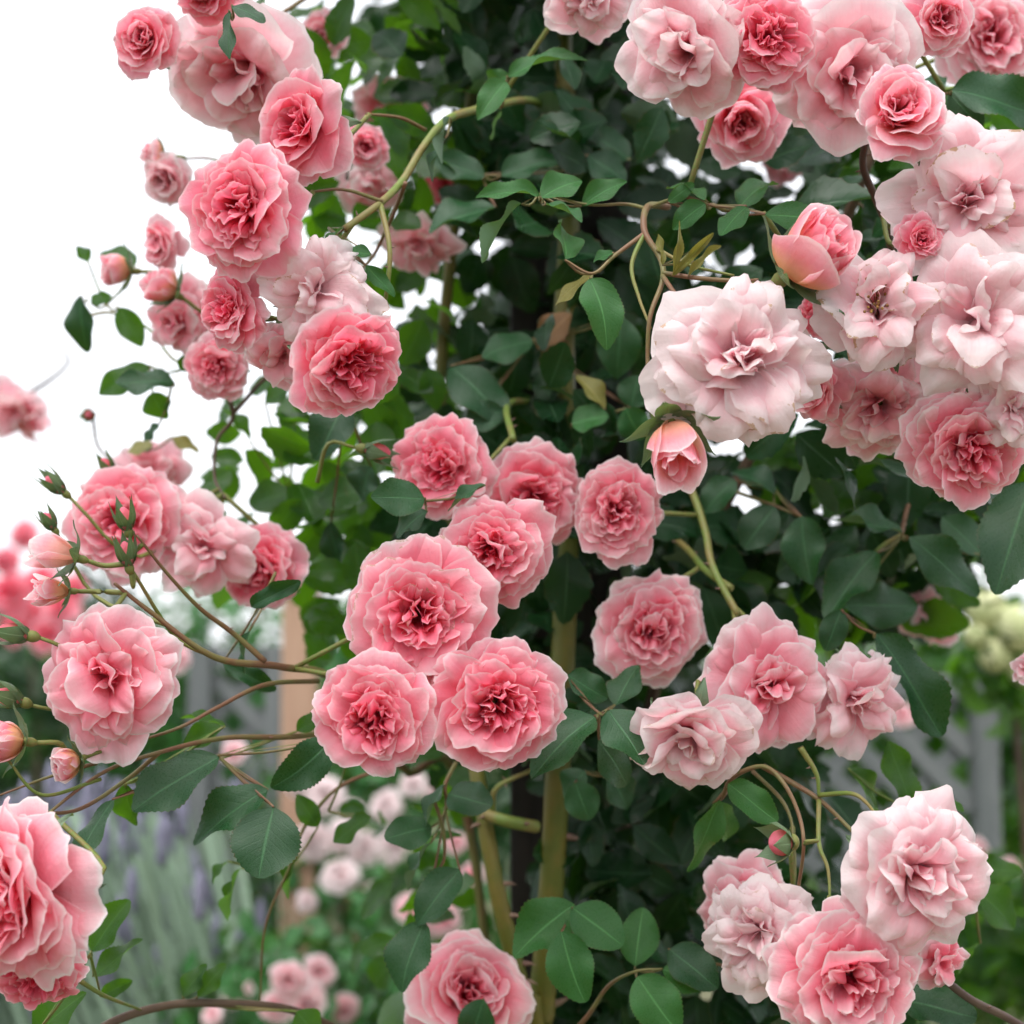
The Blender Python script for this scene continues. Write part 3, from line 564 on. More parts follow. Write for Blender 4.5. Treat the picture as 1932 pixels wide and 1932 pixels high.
tag(root, 'bed of grey-green lavender stalks with dull purple spikes', 'lavender', kind='stuff')

# ================================================================== the climbing rose: canes, stems, leaves
rose = bpy.data.objects.new('climbing_rose', None); col.objects.link(rose); q = at(1010, 1900, 1.45); rose.location = (q.x, q.y, 0); bpy.context.view_layer.update()
RO = Vector(rose.location)
tag(rose, 'tall climbing rose with yellow-green canes and dark glossy leaves', 'climbing rose')
def rel(p): return Vector(p) - RO
def stem(name, pts, r0, r1, mat, thorns=0, wob=.0):
    P3 = [rel(at(*p)) for p in pts]; d = pts[0][2]
    o = tube(name, P3, r0 * mpp(d), r1 * mpp(d) * (.6 if r1 < 6 else 1), M[mat], rose, n=max(8, 7 * len(pts)), seg=10, wob=wob)
    C = spline(P3, 60); STEMPTS.extend([tuple(Vector(c_) + RO) for c_ in C[::4]]); g = np.random.default_rng(int(pts[0][0] + pts[0][1]))
    for k in range(thorns):
        i = int(g.integers(4, 56)); T = Vector(C[i + 1] - C[i]).normalized(); a = g.choice([-1, 1]) * (.6 + .4 * g.random()); side = (cR * a - cF * .6 * g.random()).normalized()
        side = (side - T * side.dot(T)).normalized(); rr = (r0 + (r1 - r0) * i / 60) * mpp(d); s = rr * .7
        V, F = tube_arrays([Vector(C[i]) + side * rr * .7, Vector(C[i]) + side * (rr + s * .9) - T * s * .15, Vector(C[i]) + side * (rr + s * 1.9) - T * s * .6], s * .55, .0001, n=5, seg=6)
        link('thorn', mesh_from('thorn', V, F, mats=[M['thorn']]), o)
    return o
# ground-to-sky canes
g1 = at(1030, 1932, 1.47)
def cane(pts, r0, r1, th, mat='cane'):
    stem('cane', pts, r0, r1, mat, th, .015)
def below(px, d): # root of a cane in the soil
    k = (966 + (CAM.z + math.sin(PITCH) * d) / math.cos(PITCH) / (K * d) * 1932); return (px, k, d)
cane([below(1000, 1.5), (1015, 2100, 1.47), (1022, 1900, 1.45), (1042, 1650, 1.45), (1062, 1250, 1.46), (1070, 950, 1.48), (1064, 650, 1.5), (1075, 350, 1.53), (1062, 50, 1.55), (1090, -200, 1.6)], 27, 17, 7)
cane([below(1040, 1.5), (1015, 2100, 1.44), (985, 1880, 1.42), (938, 1680, 1.42), (905, 1490, 1.44), (880, 1300, 1.48), (860, 1050, 1.55), (830, 760, 1.6), (860, 400, 1.62), (900, 100, 1.65)], 18, 11, 8)
cane([below(1120, 1.6), (1150, 1900, 1.62), (1190, 1500, 1.62), (1290, 1120, 1.55), (1420, 850, 1.5), (1560, 500, 1.45), (1640, 300, 1.4), (1700, 60, 1.4)], 13, 8, 5, 'stem_dark')
cane([below(1080, 1.6), (900, 1650, 1.62), (760, 1450, 1.55), (640, 1290, 1.35), (530, 1258, 1.25), (405, 1240, 1.2), (285, 1155, 1.18), (215, 1100, 1.17)], 10, 4, 0, 'stem_red')
for pts, r0, r1, mt in [
 ([(912, 1535, 1.42), (960, 1550, 1.41), (1012, 1560, 1.43)], 11, 12, 'stem_green'),
 ([(930, 1530, 1.43), (935, 1490, 1.42), (975, 1465, 1.42), (1040, 1440, 1.43)], 6, 5, 'stem_green'),
 ([(1040, 760, 1.5), (960, 762, 1.42), (968, 830, 1.36)], 6, 6, 'stem_green'),
 ([(905, 205, 1.35), (845, 225, 1.3), (800, 275, 1.27), (760, 340, 1.25), (715, 385, 1.22), (650, 432, 1.2)], 8, 6, 'stem_green'),
 ([(910, 205, 1.35), (1000, 190, 1.45), (1062, 230, 1.53)], 7, 8, 'stem_green'),
 ([(803, 245, 1.28), (755, 222, 1.26), (690, 215, 1.24)], 4, 4, 'stem_red'),
 ([(722, 380, 1.22), (650, 358, 1.21), (585, 362, 1.2)], 4, 4, 'stem_red'),
 ([(718, 388, 1.22), (735, 470, 1.2), (728, 560, 1.2), (712, 610, 1.21)], 6, 5, 'stem_green'),
 ([(765, 345, 1.24), (730, 430, 1.3), (690, 500, 1.33), (600, 560, 1.35), (480, 640, 1.38)], 4, 4, 'stem_red'),
 ([(500, 1248, 1.23), (440, 1195, 1.22), (378, 1148, 1.2), (318, 1085, 1.18), (258, 1010, 1.16)], 6, 4, 'stem_red'),
 ([(405, 1240, 1.2), (330, 1200, 1.2), (255, 1085, 1.17), (240, 1060, 1.16)], 5, 4, 'stem_green'),
 ([(600, 1285, 1.3), (500, 1292, 1.25), (410, 1335, 1.22), (340, 1372, 1.2), (255, 1400, 1.19)], 5, 4, 'stem_red'),
 ([(640, 1378, 1.35), (550, 1390, 1.28), (420, 1393, 1.24), (300, 1420, 1.2), (190, 1460, 1.18), (60, 1560, 1.14)], 6, 4, 'stem_red'),
 ([(300, 1420, 1.2), (240, 1470, 1.2), (140, 1530, 1.17), (20, 1535, 1.12), (-60, 1600, 1.1)], 5, 4, 'stem_red'),
 ([(180, 1440, 1.18), (95, 1465, 1.17), (0, 1500, 1.16)], 4, 3, 'stem_red'),
 ([(190, 1470, 1.18), (80, 1500, 1.15), (20, 1440, 1.14), (5, 1420, 1.14)], 4, 3, 'stem_green'),
 ([(750, 1440, 1.4), (640, 1485, 1.36), (575, 1560, 1.34), (545, 1640, 1.34), (500, 1750, 1.36), (490, 1900, 1.4)], 4, 3, 'stem_red'),
 ([(120, 2010, 1.2), (200, 1935, 1.24), (310, 1898, 1.28), (420, 1893, 1.3), (560, 1908, 1.34), (700, 1975, 1.4)], 9, 8, 'stem_dark'),
 ([(150, 1850, 1.14), (200, 1880, 1.18), (265, 1905, 1.26)], 5, 5, 'stem_green'),
 ([(400, 690, 1.42), (440, 780, 1.45), (410, 830, 1.45), (405, 900, 1.43), (425, 940, 1.4)], 5, 4, 'stem_dark'),
 ([(440, 780, 1.45), (520, 700, 1.42), (620, 690, 1.4), (800, 740, 1.55)], 4, 5, 'stem_dark'),
 ([(1260, 390, 1.25), (1222, 390, 1.2), (1216, 436, 1.18), (1246, 488, 1.17), (1250, 530, 1.16), (1226, 600, 1.15), (1222, 690, 1.15), (1228, 745, 1.13), (1246, 785, 1.11)], 7, 4, 'stem_red'),
 ([(1217, 437, 1.18), (1192, 500, 1.17), (1205, 560, 1.16), (1228, 620, 1.15)], 5, 4, 'stem_green'),
 ([(1217, 440, 1.18), (1160, 482, 1.17), (1117, 516, 1.16), (1066, 490, 1.16)], 5, 3, 'stem_red'),
 ([(1250, 515, 1.16), (1320, 525, 1.15), (1400, 530, 1.14), (1430, 528, 1.13)], 5, 5, 'stem_red'),
 ([(1250, 520, 1.16), (1275, 555, 1.14), (1310, 590, 1.13)], 5, 5, 'stem_red'),
 ([(1240, 470, 1.17), (1300, 500, 1.16), (1385, 520, 1.15)], 4, 4, 'stem_green'),
 ([(1225, 390, 1.2), (1290, 372, 1.22), (1345, 388, 1.2), (1400, 393, 1.19), (1450, 404, 1.18)], 4, 3, 'stem_red'),
 ([(1224, 395, 1.2), (1180, 385, 1.21), (1110, 386, 1.2), (1020, 364, 1.2)], 4, 3, 'stem_red'),
 ([(1640, 240, 1.2), (1628, 310, 1.22), (1650, 370, 1.24), (1672, 425, 1.25), (1690, 520, 1.28)], 7, 8, 'stem_dark'),
 ([(1230, 780, 1.5), (1300, 915, 1.4), (1330, 1000, 1.36), (1345, 1070, 1.33), (1392, 1160, 1.3)], 7, 6, 'stem_green'),
 ([(1200, 960, 1.5), (1290, 1030, 1.42), (1330, 1075, 1.36), (1380, 1110, 1.33)], 6, 6, 'stem_green'),
 ([(1365, 1500, 1.22), (1385, 1465, 1.2), (1440, 1446, 1.19), (1480, 1480, 1.18), (1508, 1540, 1.17), (1516, 1600, 1.16), (1504, 1690, 1.18)], 5, 5, 'stem_red'),
 ([(1440, 1446, 1.22), (1500, 1480, 1.21), (1550, 1512, 1.2), (1600, 1560, 1.19), (1660, 1620, 1.16)], 6, 5, 'stem_red'),
 ([(1420, 1455, 1.24), (1475, 1510, 1.22), (1495, 1560, 1.21), (1490, 1600, 1.2)], 4, 4, 'stem_red'),
 ([(1545, 1510, 1.2), (1545, 1590, 1.18), (1562, 1640, 1.17), (1566, 1700, 1.16)], 5, 4, 'stem_green'),
 ([(1545, 1500, 1.2), (1605, 1497, 1.18), (1635, 1515, 1.17), (1660, 1550, 1.15)], 5, 4, 'stem_green'),
 ([(1510, 1410, 1.2), (1540, 1460, 1.2), (1545, 1500, 1.2)], 6, 5, 'stem_green'),
 ([(1760, 1830, 1.2), (1830, 1885, 1.22), (1900, 1920, 1.24), (1990, 1975, 1.26)], 8, 8, 'stem_dark'),
 ([(1070, 1960, 1.36), (1110, 1915, 1.3), (1148, 1860, 1.27), (1198, 1833, 1.25), (1250, 1828, 1.25)], 5, 3, 'stem_red'),
 ([(1700, 1010, 1.4), (1715, 950, 1.42), (1740, 900, 1.44)], 5, 5, 'stem_red'),
 ([(1380, 925, 1.42), (1450, 950, 1.42), (1512, 975, 1.4)], 4, 4, 'stem_red'),
 ([(1700, 1010, 1.4), (1655, 1040, 1.4), (1600, 1120, 1.4), (1580, 1160, 1.42)], 5, 5, 'stem_green'),
 ([(815, 1500, 1.3), (835, 1560, 1.3), (838, 1620, 1.3), (815, 1660, 1.3), (795, 1740, 1.28)], 4, 3, 'stem_red'),
 ([(860, 1440, 1.35), (840, 1480, 1.3), (842, 1510, 1.3)], 4, 4, 'stem_red'),
 ([(1780, 170, 1.28), (1850, 160, 1.3), (1900, 175, 1.3)], 5, 5, 'stem_green'),
 ([(150, 600, 1.5), (210, 590, 1.5), (280, 620, 1.48), (330, 680, 1.46), (400, 690, 1.42)], 3, 4, 'stem_green'),
 ([(20, 760, 2.05), (90, 720, 2.05), (130, 680, 2.05), (100, 650, 2.05)], 5, 3, 'stem_dark'),
 ([(760, -80, 1.6), (640, -40, 1.5), (540, 20, 1.42), (430, 90, 1.4), (320, 95, 1.34)], 5, 4, 'stem_red'),
 ([(600, 330, 1.42), (500, 330, 1.44), (400, 300, 1.45), (340, 300, 1.45)], 4, 3, 'stem_red'),
 ([(520, 560, 1.4), (400, 540, 1.44), (300, 530, 1.46), (270, 510, 1.46)], 4, 3, 'stem_green'),
 ([(175, 790, 1.62), (190, 850, 1.62), (260, 900, 1.6), (330, 930, 1.55)], 3, 3, 'stem_dark'),
]: stem('stem', pts, r0, r1, mt, thorns=2 if r0 >= 6 else 0)

# leaf sprays that can be told apart: (joint x, y, depth, leaf stock, [(base x,y, tip x,y, width px, depth, tip depth offset, roll deg)...])
Y, D_, T_, O_, B_ = 'leaf_young', 'leaf_front', 'leaf_lit', 'leaf_olive', 'leaf_brown'
SPR = [
 (955, 150, 1.28, Y, [(957, 143, 1088, 77, 52, 1.28, -.02, 20), (962, 140, 903, 168, 40, 1.29, .02, -40), (955, 152, 903, 214, 50, 1.27, -.02, -20), (945, 205, 925, 262, 44, 1.33, .02, 10)]),
 (850, 222, 1.28, D_, [(850, 222, 812, 300, 26, 1.28, -.02, 60), (840, 260, 795, 330, 22, 1.27, 0, 70)]),
 (1018, 366, 1.2, Y, [(1020, 366, 904, 356, 44, 1.2, -.02, 0), (1020, 372, 1098, 330, 60, 1.19, .01, 10), (985, 385, 886, 473, 34, 1.2, -.02, 50), (1097, 388, 1180, 333, 44, 1.2, 0, 25), (1030, 385, 1100, 400, 34, 1.18, -.02, -30)]),
 (1117, 517, 1.16, Y, [(1066, 490, 1073, 410, 58, 1.16, .02, 30), (1113, 524, 1160, 634, 76, 1.15, -.02, 5), (1158, 476, 1118, 488, 26, 1.17, 0, 0)]),
 (1110, 520, 1.17, O_, [(1117, 517, 1044, 572, 72, 1.18, .01, 10)]),
 (1345, 385, 1.2, Y, [(1331, 377, 1262, 340, 46, 1.2, .02, 20), (1394, 391, 1456, 316, 60, 1.19, .02, 0), (1443, 403, 1600, 420, 62, 1.17, 0, 15), (1408, 388, 1360, 440, 46, 1.18, -.02, 0), (1331, 383, 1268, 428, 46, 1.19, 0, -20), (1260, 382, 1310, 345, 26, 1.2, 0, 30)]),
 (1795, 170, 1.28, D_, [(1795, 172, 1975, 200, 100, 1.27, 0, 10), (1792, 176, 1852, 242, 55, 1.28, -.01, 40), (1780, 165, 1742, 140, 40, 1.3, .02, 0)]),
 (1850, 250, 1.36, T_, [(1845, 262, 1970, 290, 90, 1.35, 0, -40)]),
 (1460, 920, 1.42, D_, [(1388, 905, 1322, 962, 66, 1.4, 0, 0), (1462, 932, 1388, 868, 68, 1.42, .02, 10), (1462, 955, 1402, 1034, 72, 1.4, 0, -15), (1513, 975, 1520, 1094, 76, 1.38, -.02, 10)]),
 (1702, 1010, 1.38, D_, [(1702, 1008, 1582, 956, 70, 1.37, 0, 10), (1655, 1042, 1553, 1152, 80, 1.36, -.02, 0), (1715, 1014, 1852, 1116, 82, 1.36, -.02, 5), (1856, 1048, 1778, 975, 72, 1.39, .02, 0), (1590, 1142, 1740, 1140, 84, 1.4, .02, 20)]),
 (1940, 900, 1.3, D_, [(1945, 905, 1878, 1122, 120, 1.28, -.03, 20)]),
 (1650, 1195, 1.28, D_, [(1652, 1197, 1792, 1380, 84, 1.27, -.02, 15), (1587, 1150, 1558, 1228, 50, 1.3, 0, 0)]),
 (1374, 1479, 1.2, Y, [(1374, 1479, 1464, 1545, 58, 1.19, -.02, 10), (1360, 1510, 1296, 1645, 60, 1.24, 0, -40), (1345, 1515, 1388, 1590, 54, 1.27, .02, 0)]),
 (1700, 1520, 1.3, T_, [(1600, 1450, 1672, 1535, 56, 1.32, .02, 0), (1718, 1525, 1684, 1398, 66, 1.3, 0, 10), (1735, 1500, 1818, 1532, 58, 1.28, -.02, 0)]),
 (1840, 1670, 1.3, T_, [(1842, 1680, 1925, 1748, 76, 1.3, 0, 0), (1830, 1640, 1930, 1640, 50, 1.4, 0, 0), (1850, 1780, 1800, 1830, 26, 1.35, 0, 40)]),
 (1275, 1800, 1.26, D_, [(1262, 1790, 1352, 1858, 78, 1.25, -.02, 0), (1700, 1890, 1840, 1905, 110, 1.24, -.02, -20)]),
 (1130, 1345, 1.2, D_, [(1122, 1350, 1000, 1448, 94, 1.17, -.03, 5), (1148, 1338, 1215, 1443, 88, 1.17, -.02, 0), (1130, 1395, 1188, 1482, 74, 1.24, .02, 0), (1070, 1275, 1150, 1315, 60, 1.24, 0, 0), (1160, 1330, 1205, 1255, 66, 1.24, .02, -10)]),
 (1100, 1455, 1.36, D_, [(1105, 1455, 1058, 1505, 60, 1.35, 0, 0), (1085, 1475, 1112, 1548, 64, 1.34, 0, 10), (1150, 1460, 1190, 1525, 62, 1.36, 0, 0)]),
 (1080, 1710, 1.26, Y, [(1083, 1707, 965, 1788, 92, 1.26, -.02, -10), (1080, 1712, 1174, 1782, 84, 1.25, -.02, 10), (1059, 1758, 1094, 1890, 84, 1.23, -.02, 5)]),
 (1200, 1830, 1.25, Y, [(1198, 1823, 1212, 1709, 74, 1.26, .02, 0), (1202, 1843, 1275, 1945, 90, 1.23, -.02, 0), (1250, 1828, 1345, 1858, 72, 1.25, -.01, 0)]),
 (840, 1530, 1.3, D_, [(842, 1480, 788, 1548, 40, 1.3, -.02, 40), (846, 1500, 918, 1512, 78, 1.29, -.02, 0), (815, 1560, 728, 1580, 66, 1.29, -.02, -10), (812, 1592, 754, 1668, 48, 1.3, 0, 30), (868, 1640, 783, 1738, 74, 1.28, -.02, 0), (800, 1738, 744, 1862, 86, 1.27, -.02, 0)]),
 (905, 1890, 1.3, D_, [(912, 1885, 885, 1975, 66, 1.3, 0, 0)]),
 (802, 945, 1.22, D_, [(802, 940, 700, 938, 78, 1.2, -.02, -10), (806, 965, 742, 1005, 48, 1.22, 0, -20), (915, 915, 838, 950, 34, 1.2, 0, 10)]),
 (1005, 640, 1.44, D_, [(1006, 642, 908, 668, 84, 1.43, 0, 0), (850, 690, 955, 790, 96, 1.42, -.02, 0), (880, 800, 950, 770, 60, 1.4, 0, 20), (1172, 598, 1163, 712, 80, 1.42, 0, 0), (1190, 770, 1205, 708, 62, 1.42, 0, 0)]),
 (1080, 800, 1.4, Y, [(1078, 800, 1142, 778, 66, 1.38, -.01, 0), (1180, 770, 1210, 830, 60, 1.4, 0, 0)]),
 (1115, 740, 1.4, O_, [(1142, 772, 1100, 700, 40, 1.38, 0, 30)]),
 (1020, 650, 1.46, B_, [(1078, 590, 1010, 650, 58, 1.44, 0, 0), (1068, 640, 1025, 690, 44, 1.45, 0, -30)]),
 (910, 330, 1.42, D_, [(915, 332, 815, 300, 60, 1.42, 0, 0), (935, 390, 808, 412, 92, 1.4, -.02, 10), (945, 332, 1050, 288, 62, 1.41, 0, 0), (1110, 292, 1180, 345, 80, 1.43, 0, 0), (1190, 300, 1110, 250, 70, 1.46, 0, 0)]),
 (280, 690, 1.42, T_, [(282, 690, 187, 744, 52, 1.42, 0, 0), (288, 740, 306, 792, 50, 1.42, 0, 0), (340, 700, 380, 660, 40, 1.44, 0, 0)]),
 (325, 720, 1.4, D_, [(328, 722, 220, 714, 62, 1.4, -.02, 0), (300, 800, 270, 830, 26, 1.42, 0, 0)]),
 (165, 565, 1.46, D_, [(150, 558, 152, 662, 50, 1.46, 0, 20)]),
 (200, 575, 1.46, T_, [(172, 572, 208, 556, 34, 1.46, 0, 0), (224, 580, 268, 654, 46, 1.46, 0, 20), (255, 500, 192, 470, 54, 1.46, .02, 0), (166, 494, 148, 462, 26, 1.48, 0, 0)]),
 (545, 930, 1.5, T_, [(548, 930, 464, 945, 66, 1.48, 0, 0), (556, 800, 518, 856, 50, 1.48, 0, 0), (500, 760, 560, 720, 44, 1.48, 0, 0), (470, 830, 430, 760, 40, 1.5, 0, 30)]),
 (650, 755, 1.36, D_, [(652, 758, 598, 852, 82, 1.34, -.02, 0), (625, 985, 632, 1075, 44, 1.45, 0, 20), (700, 880, 672, 940, 60, 1.42, 0, 0)]),
 (270, 850, 1.5, O_, [(288, 838, 240, 850, 44, 1.5, 0, 0), (325, 825, 375, 855, 34, 1.5, 0, 0)]),
 (720, 850, 1.3, T_, [(740, 860, 655, 848, 44, 1.28, 0, 10)]),
 (410, 1425, 1.22, D_, [(412, 1425, 250, 1530, 112, 1.19, -.02, 10), (505, 1490, 356, 1572, 82, 1.2, -.02, 0), (516, 1522, 486, 1655, 124, 1.18, -.02, 0), (627, 1395, 528, 1492, 76, 1.22, -.02, -20), (212, 1508, 135, 1634, 62, 1.16, -.02, 20)]),
 (235, 1480, 1.22, T_, [(236, 1478, 246, 1562, 48, 1.24, 0, 0), (420, 1372, 340, 1402, 44, 1.25, 0, 0), (425, 1370, 345, 1340, 30, 1.27, 0, 40), (560, 1380, 650, 1330, 40, 1.28, 0, 0)]),
 (170, 1800, 1.12, T_, [(172, 1795, 232, 1698, 62, 1.24, 0, 0), (176, 1842, 270, 1773, 54, 1.24, 0, 0), (190, 1880, 245, 1850, 30, 1.25, 0, 0), (60, 1960, 150, 1870, 66, 1.2, 0, 0)]),
 (350, 1890, 1.29, T_, [(345, 1880, 385, 1818, 40, 1.29, 0, 0), (373, 1880, 422, 1817, 40, 1.29, 0, 0), (560, 1908, 600, 1960, 60, 1.3, 0, 0)]),
 (540, 1640, 1.34, T_, [(455, 1638, 414, 1732, 26, 1.34, 0, 40), (430, 1625, 390, 1660, 26, 1.34, 0, 30), (562, 1608, 526, 1692, 34, 1.34, 0, 30), (600, 1560, 560, 1500, 40, 1.34, 0, 0)]),
 (520, 1080, 1.25, D_, [(475, 1145, 552, 1098, 34, 1.22, -.02, 30), (470, 1190, 450, 1270, 24, 1.24, 0, 40), (420, 1250, 520, 1300, 36, 1.3, 0, 20)]),
 (620, 1530, 1.34, T_, [(700, 1540, 625, 1585, 46, 1.33, 0, 0), (660, 1420, 560, 1440, 40, 1.33, 0, 0)]),
 (440, 30, 1.16, D_, [(438, 10, 500, 38, 34, 1.15, -.01, 0), (432, 20, 434, 112, 24, 1.15, -.01, 40)]),
 (620, 430, 1.2, Y, [(650, 430, 595, 470, 34, 1.18, 0, 20), (700, 480, 615, 472, 40, 1.18, 0, 0), (690, 500, 745, 560, 30, 1.19, 0, 30)]),
 (1310, 470, 1.15, 'leaf_olive', [(1268, 520, 1290, 420, 16, 1.14, -.01, 30), (1270, 520, 1345, 440, 16, 1.14, -.01, 30), (1250, 500, 1245, 440, 14, 1.15, 0, 30), (1300, 520, 1355, 455, 12, 1.15, 0, 0)]),
]
SPR_N = 0
for jx, jy, jd, mk, lvs in SPR:
    g = np.random.default_rng(int(jx + jy * 3)); J = at(jx, jy, jd + .015)
    parts = []
    for (bx, by, tx, ty, wpx, d, dd, roll) in lvs:
        b0 = at(bx, by, d); V, F = tube_arrays([rel(J), rel((J + b0) / 2 + Vector((0, .004, -.003))), rel(b0)], .0011, .0008, n=6, seg=5); parts.append((V, F, np.zeros((len(V), 2)), np.zeros(len(V))))
    V, F, U, A = join(parts); o_off = np.array(rel(J))
    sp = link('leaf_spray', mesh_from('leaf_stalk', V - o_off, F, mats=[M['stem_red' if mk != T_ else 'stem_green']]), rose, Matrix.Translation(rel(J)))
    for (bx, by, tx, ty, wpx, d, dd, roll) in lvs:
        b0, t0 = at(bx, by, d), at(tx, ty, d + dd); L = (t0 - b0).length
        m = leaf_matrix(b0 - J, t0 - J, 1.13 * wpx * mpp(d) / L, R(roll) + g.normal() * .12)
        link('leaf', LEAF[mk][int(g.integers(9))], sp, m); SPR_N += 1

# the rest of the foliage: one mass of leaves through the depth of the bush
def region_cloud(poly_fn, n, size, g, name, mat):
    parts = []
    for i in range(n):
        px, py, d = poly_fn(g)
        if (px > 1770 and 1030 < py < 1700) or (px > 1600 and 1240 < py < 1640): continue
        p = at(px, py, d); nrm = Vector((g.normal() * .5, -.8 + g.normal() * .4, .55 + g.normal() * .4))
        dr = Vector((g.normal(), g.normal() * .5, -.45 + g.normal() * .6)); dr.normalize(); L = size * g.uniform(.7, 1.2)
        m = np.array(leaf_matrix(p - RO, p - RO + dr * L, g.uniform(.55, .82), 0, nrm)); V, F, U, A = LOW[int(g.integers(len(LOW)))]
        parts.append((V @ m[:3, :3].T + m[:3, 3], F, U, np.full(len(V), g.random())))
    V, F, U, A = join(parts); tag(link(name, mesh_from(name, V, F, U, {'tone': A}, [mat]), rose), kind='stuff')
def col_fn(g):                                                   # the column round the post
    py = g.uniform(-120, 2000); c = 1030 + 40 * math.sin(py / 300); hw = 230 if py < 1000 else 150 - 40 * (py > 1400)
    px = c + hw * g.normal() * .55
    if py > 1350: px = max(px, 985 + 40 * g.random()); px += 90
    return px, py, g.uniform(1.48, 2.0)
region_cloud(lambda g: (g.normal(1080, 300), g.uniform(-900, -130), g.uniform(1.35, 2.3)), 900, .055, np.random.default_rng(21), 'foliage', M['leaf'])  # unseen canopy above the frame, added to block light from overhead
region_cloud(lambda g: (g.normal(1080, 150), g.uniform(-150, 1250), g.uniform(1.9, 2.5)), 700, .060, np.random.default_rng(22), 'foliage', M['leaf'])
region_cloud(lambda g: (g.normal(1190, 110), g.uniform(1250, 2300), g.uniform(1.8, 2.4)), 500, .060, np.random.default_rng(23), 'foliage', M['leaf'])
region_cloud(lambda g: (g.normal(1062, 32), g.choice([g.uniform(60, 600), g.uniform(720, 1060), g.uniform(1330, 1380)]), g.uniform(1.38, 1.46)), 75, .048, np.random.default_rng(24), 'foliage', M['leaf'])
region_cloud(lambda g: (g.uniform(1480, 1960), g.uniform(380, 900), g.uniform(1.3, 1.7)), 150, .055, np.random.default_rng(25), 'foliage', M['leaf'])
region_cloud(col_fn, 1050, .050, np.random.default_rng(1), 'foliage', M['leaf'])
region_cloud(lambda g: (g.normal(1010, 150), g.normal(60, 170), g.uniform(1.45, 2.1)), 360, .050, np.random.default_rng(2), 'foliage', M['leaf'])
region_cloud(lambda g: (g.uniform(1180, 1950), g.normal(1010, 100), g.uniform(1.42, 1.85)), 260, .055, np.random.default_rng(3), 'foliage', M['leaf'])
region_cloud(lambda g: (g.uniform(1080, 1500), g.uniform(1380, 2000), g.uniform(1.45, 1.9)), 330, .052, np.random.default_rng(4), 'foliage', M['leaf'])
region_cloud(lambda g: (g.uniform(1230, 1700), g.uniform(150, 560), g.uniform(1.4, 1.9)), 150, .048, np.random.default_rng(5), 'foliage', M['leaf'])
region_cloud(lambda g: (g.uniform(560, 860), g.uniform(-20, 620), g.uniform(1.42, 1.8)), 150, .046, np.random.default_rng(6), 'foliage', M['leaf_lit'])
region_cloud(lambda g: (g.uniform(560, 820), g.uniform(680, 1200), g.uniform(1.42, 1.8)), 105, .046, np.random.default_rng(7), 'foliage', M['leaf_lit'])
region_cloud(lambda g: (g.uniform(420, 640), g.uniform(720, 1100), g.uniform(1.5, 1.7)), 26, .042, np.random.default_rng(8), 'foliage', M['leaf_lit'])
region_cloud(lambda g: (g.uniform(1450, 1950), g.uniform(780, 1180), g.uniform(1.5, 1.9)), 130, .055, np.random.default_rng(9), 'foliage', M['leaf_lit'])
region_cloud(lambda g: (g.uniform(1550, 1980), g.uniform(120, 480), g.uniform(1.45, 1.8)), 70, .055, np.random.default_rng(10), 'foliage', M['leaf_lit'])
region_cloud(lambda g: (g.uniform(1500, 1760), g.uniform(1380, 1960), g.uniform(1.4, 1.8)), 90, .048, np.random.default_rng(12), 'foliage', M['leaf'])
region_cloud(lambda g: (g.uniform(680, 900), g.uniform(1440, 1960), g.uniform(1.45, 1.7)), 40, .045, np.random.default_rng(13), 'foliage', M['leaf_lit'])

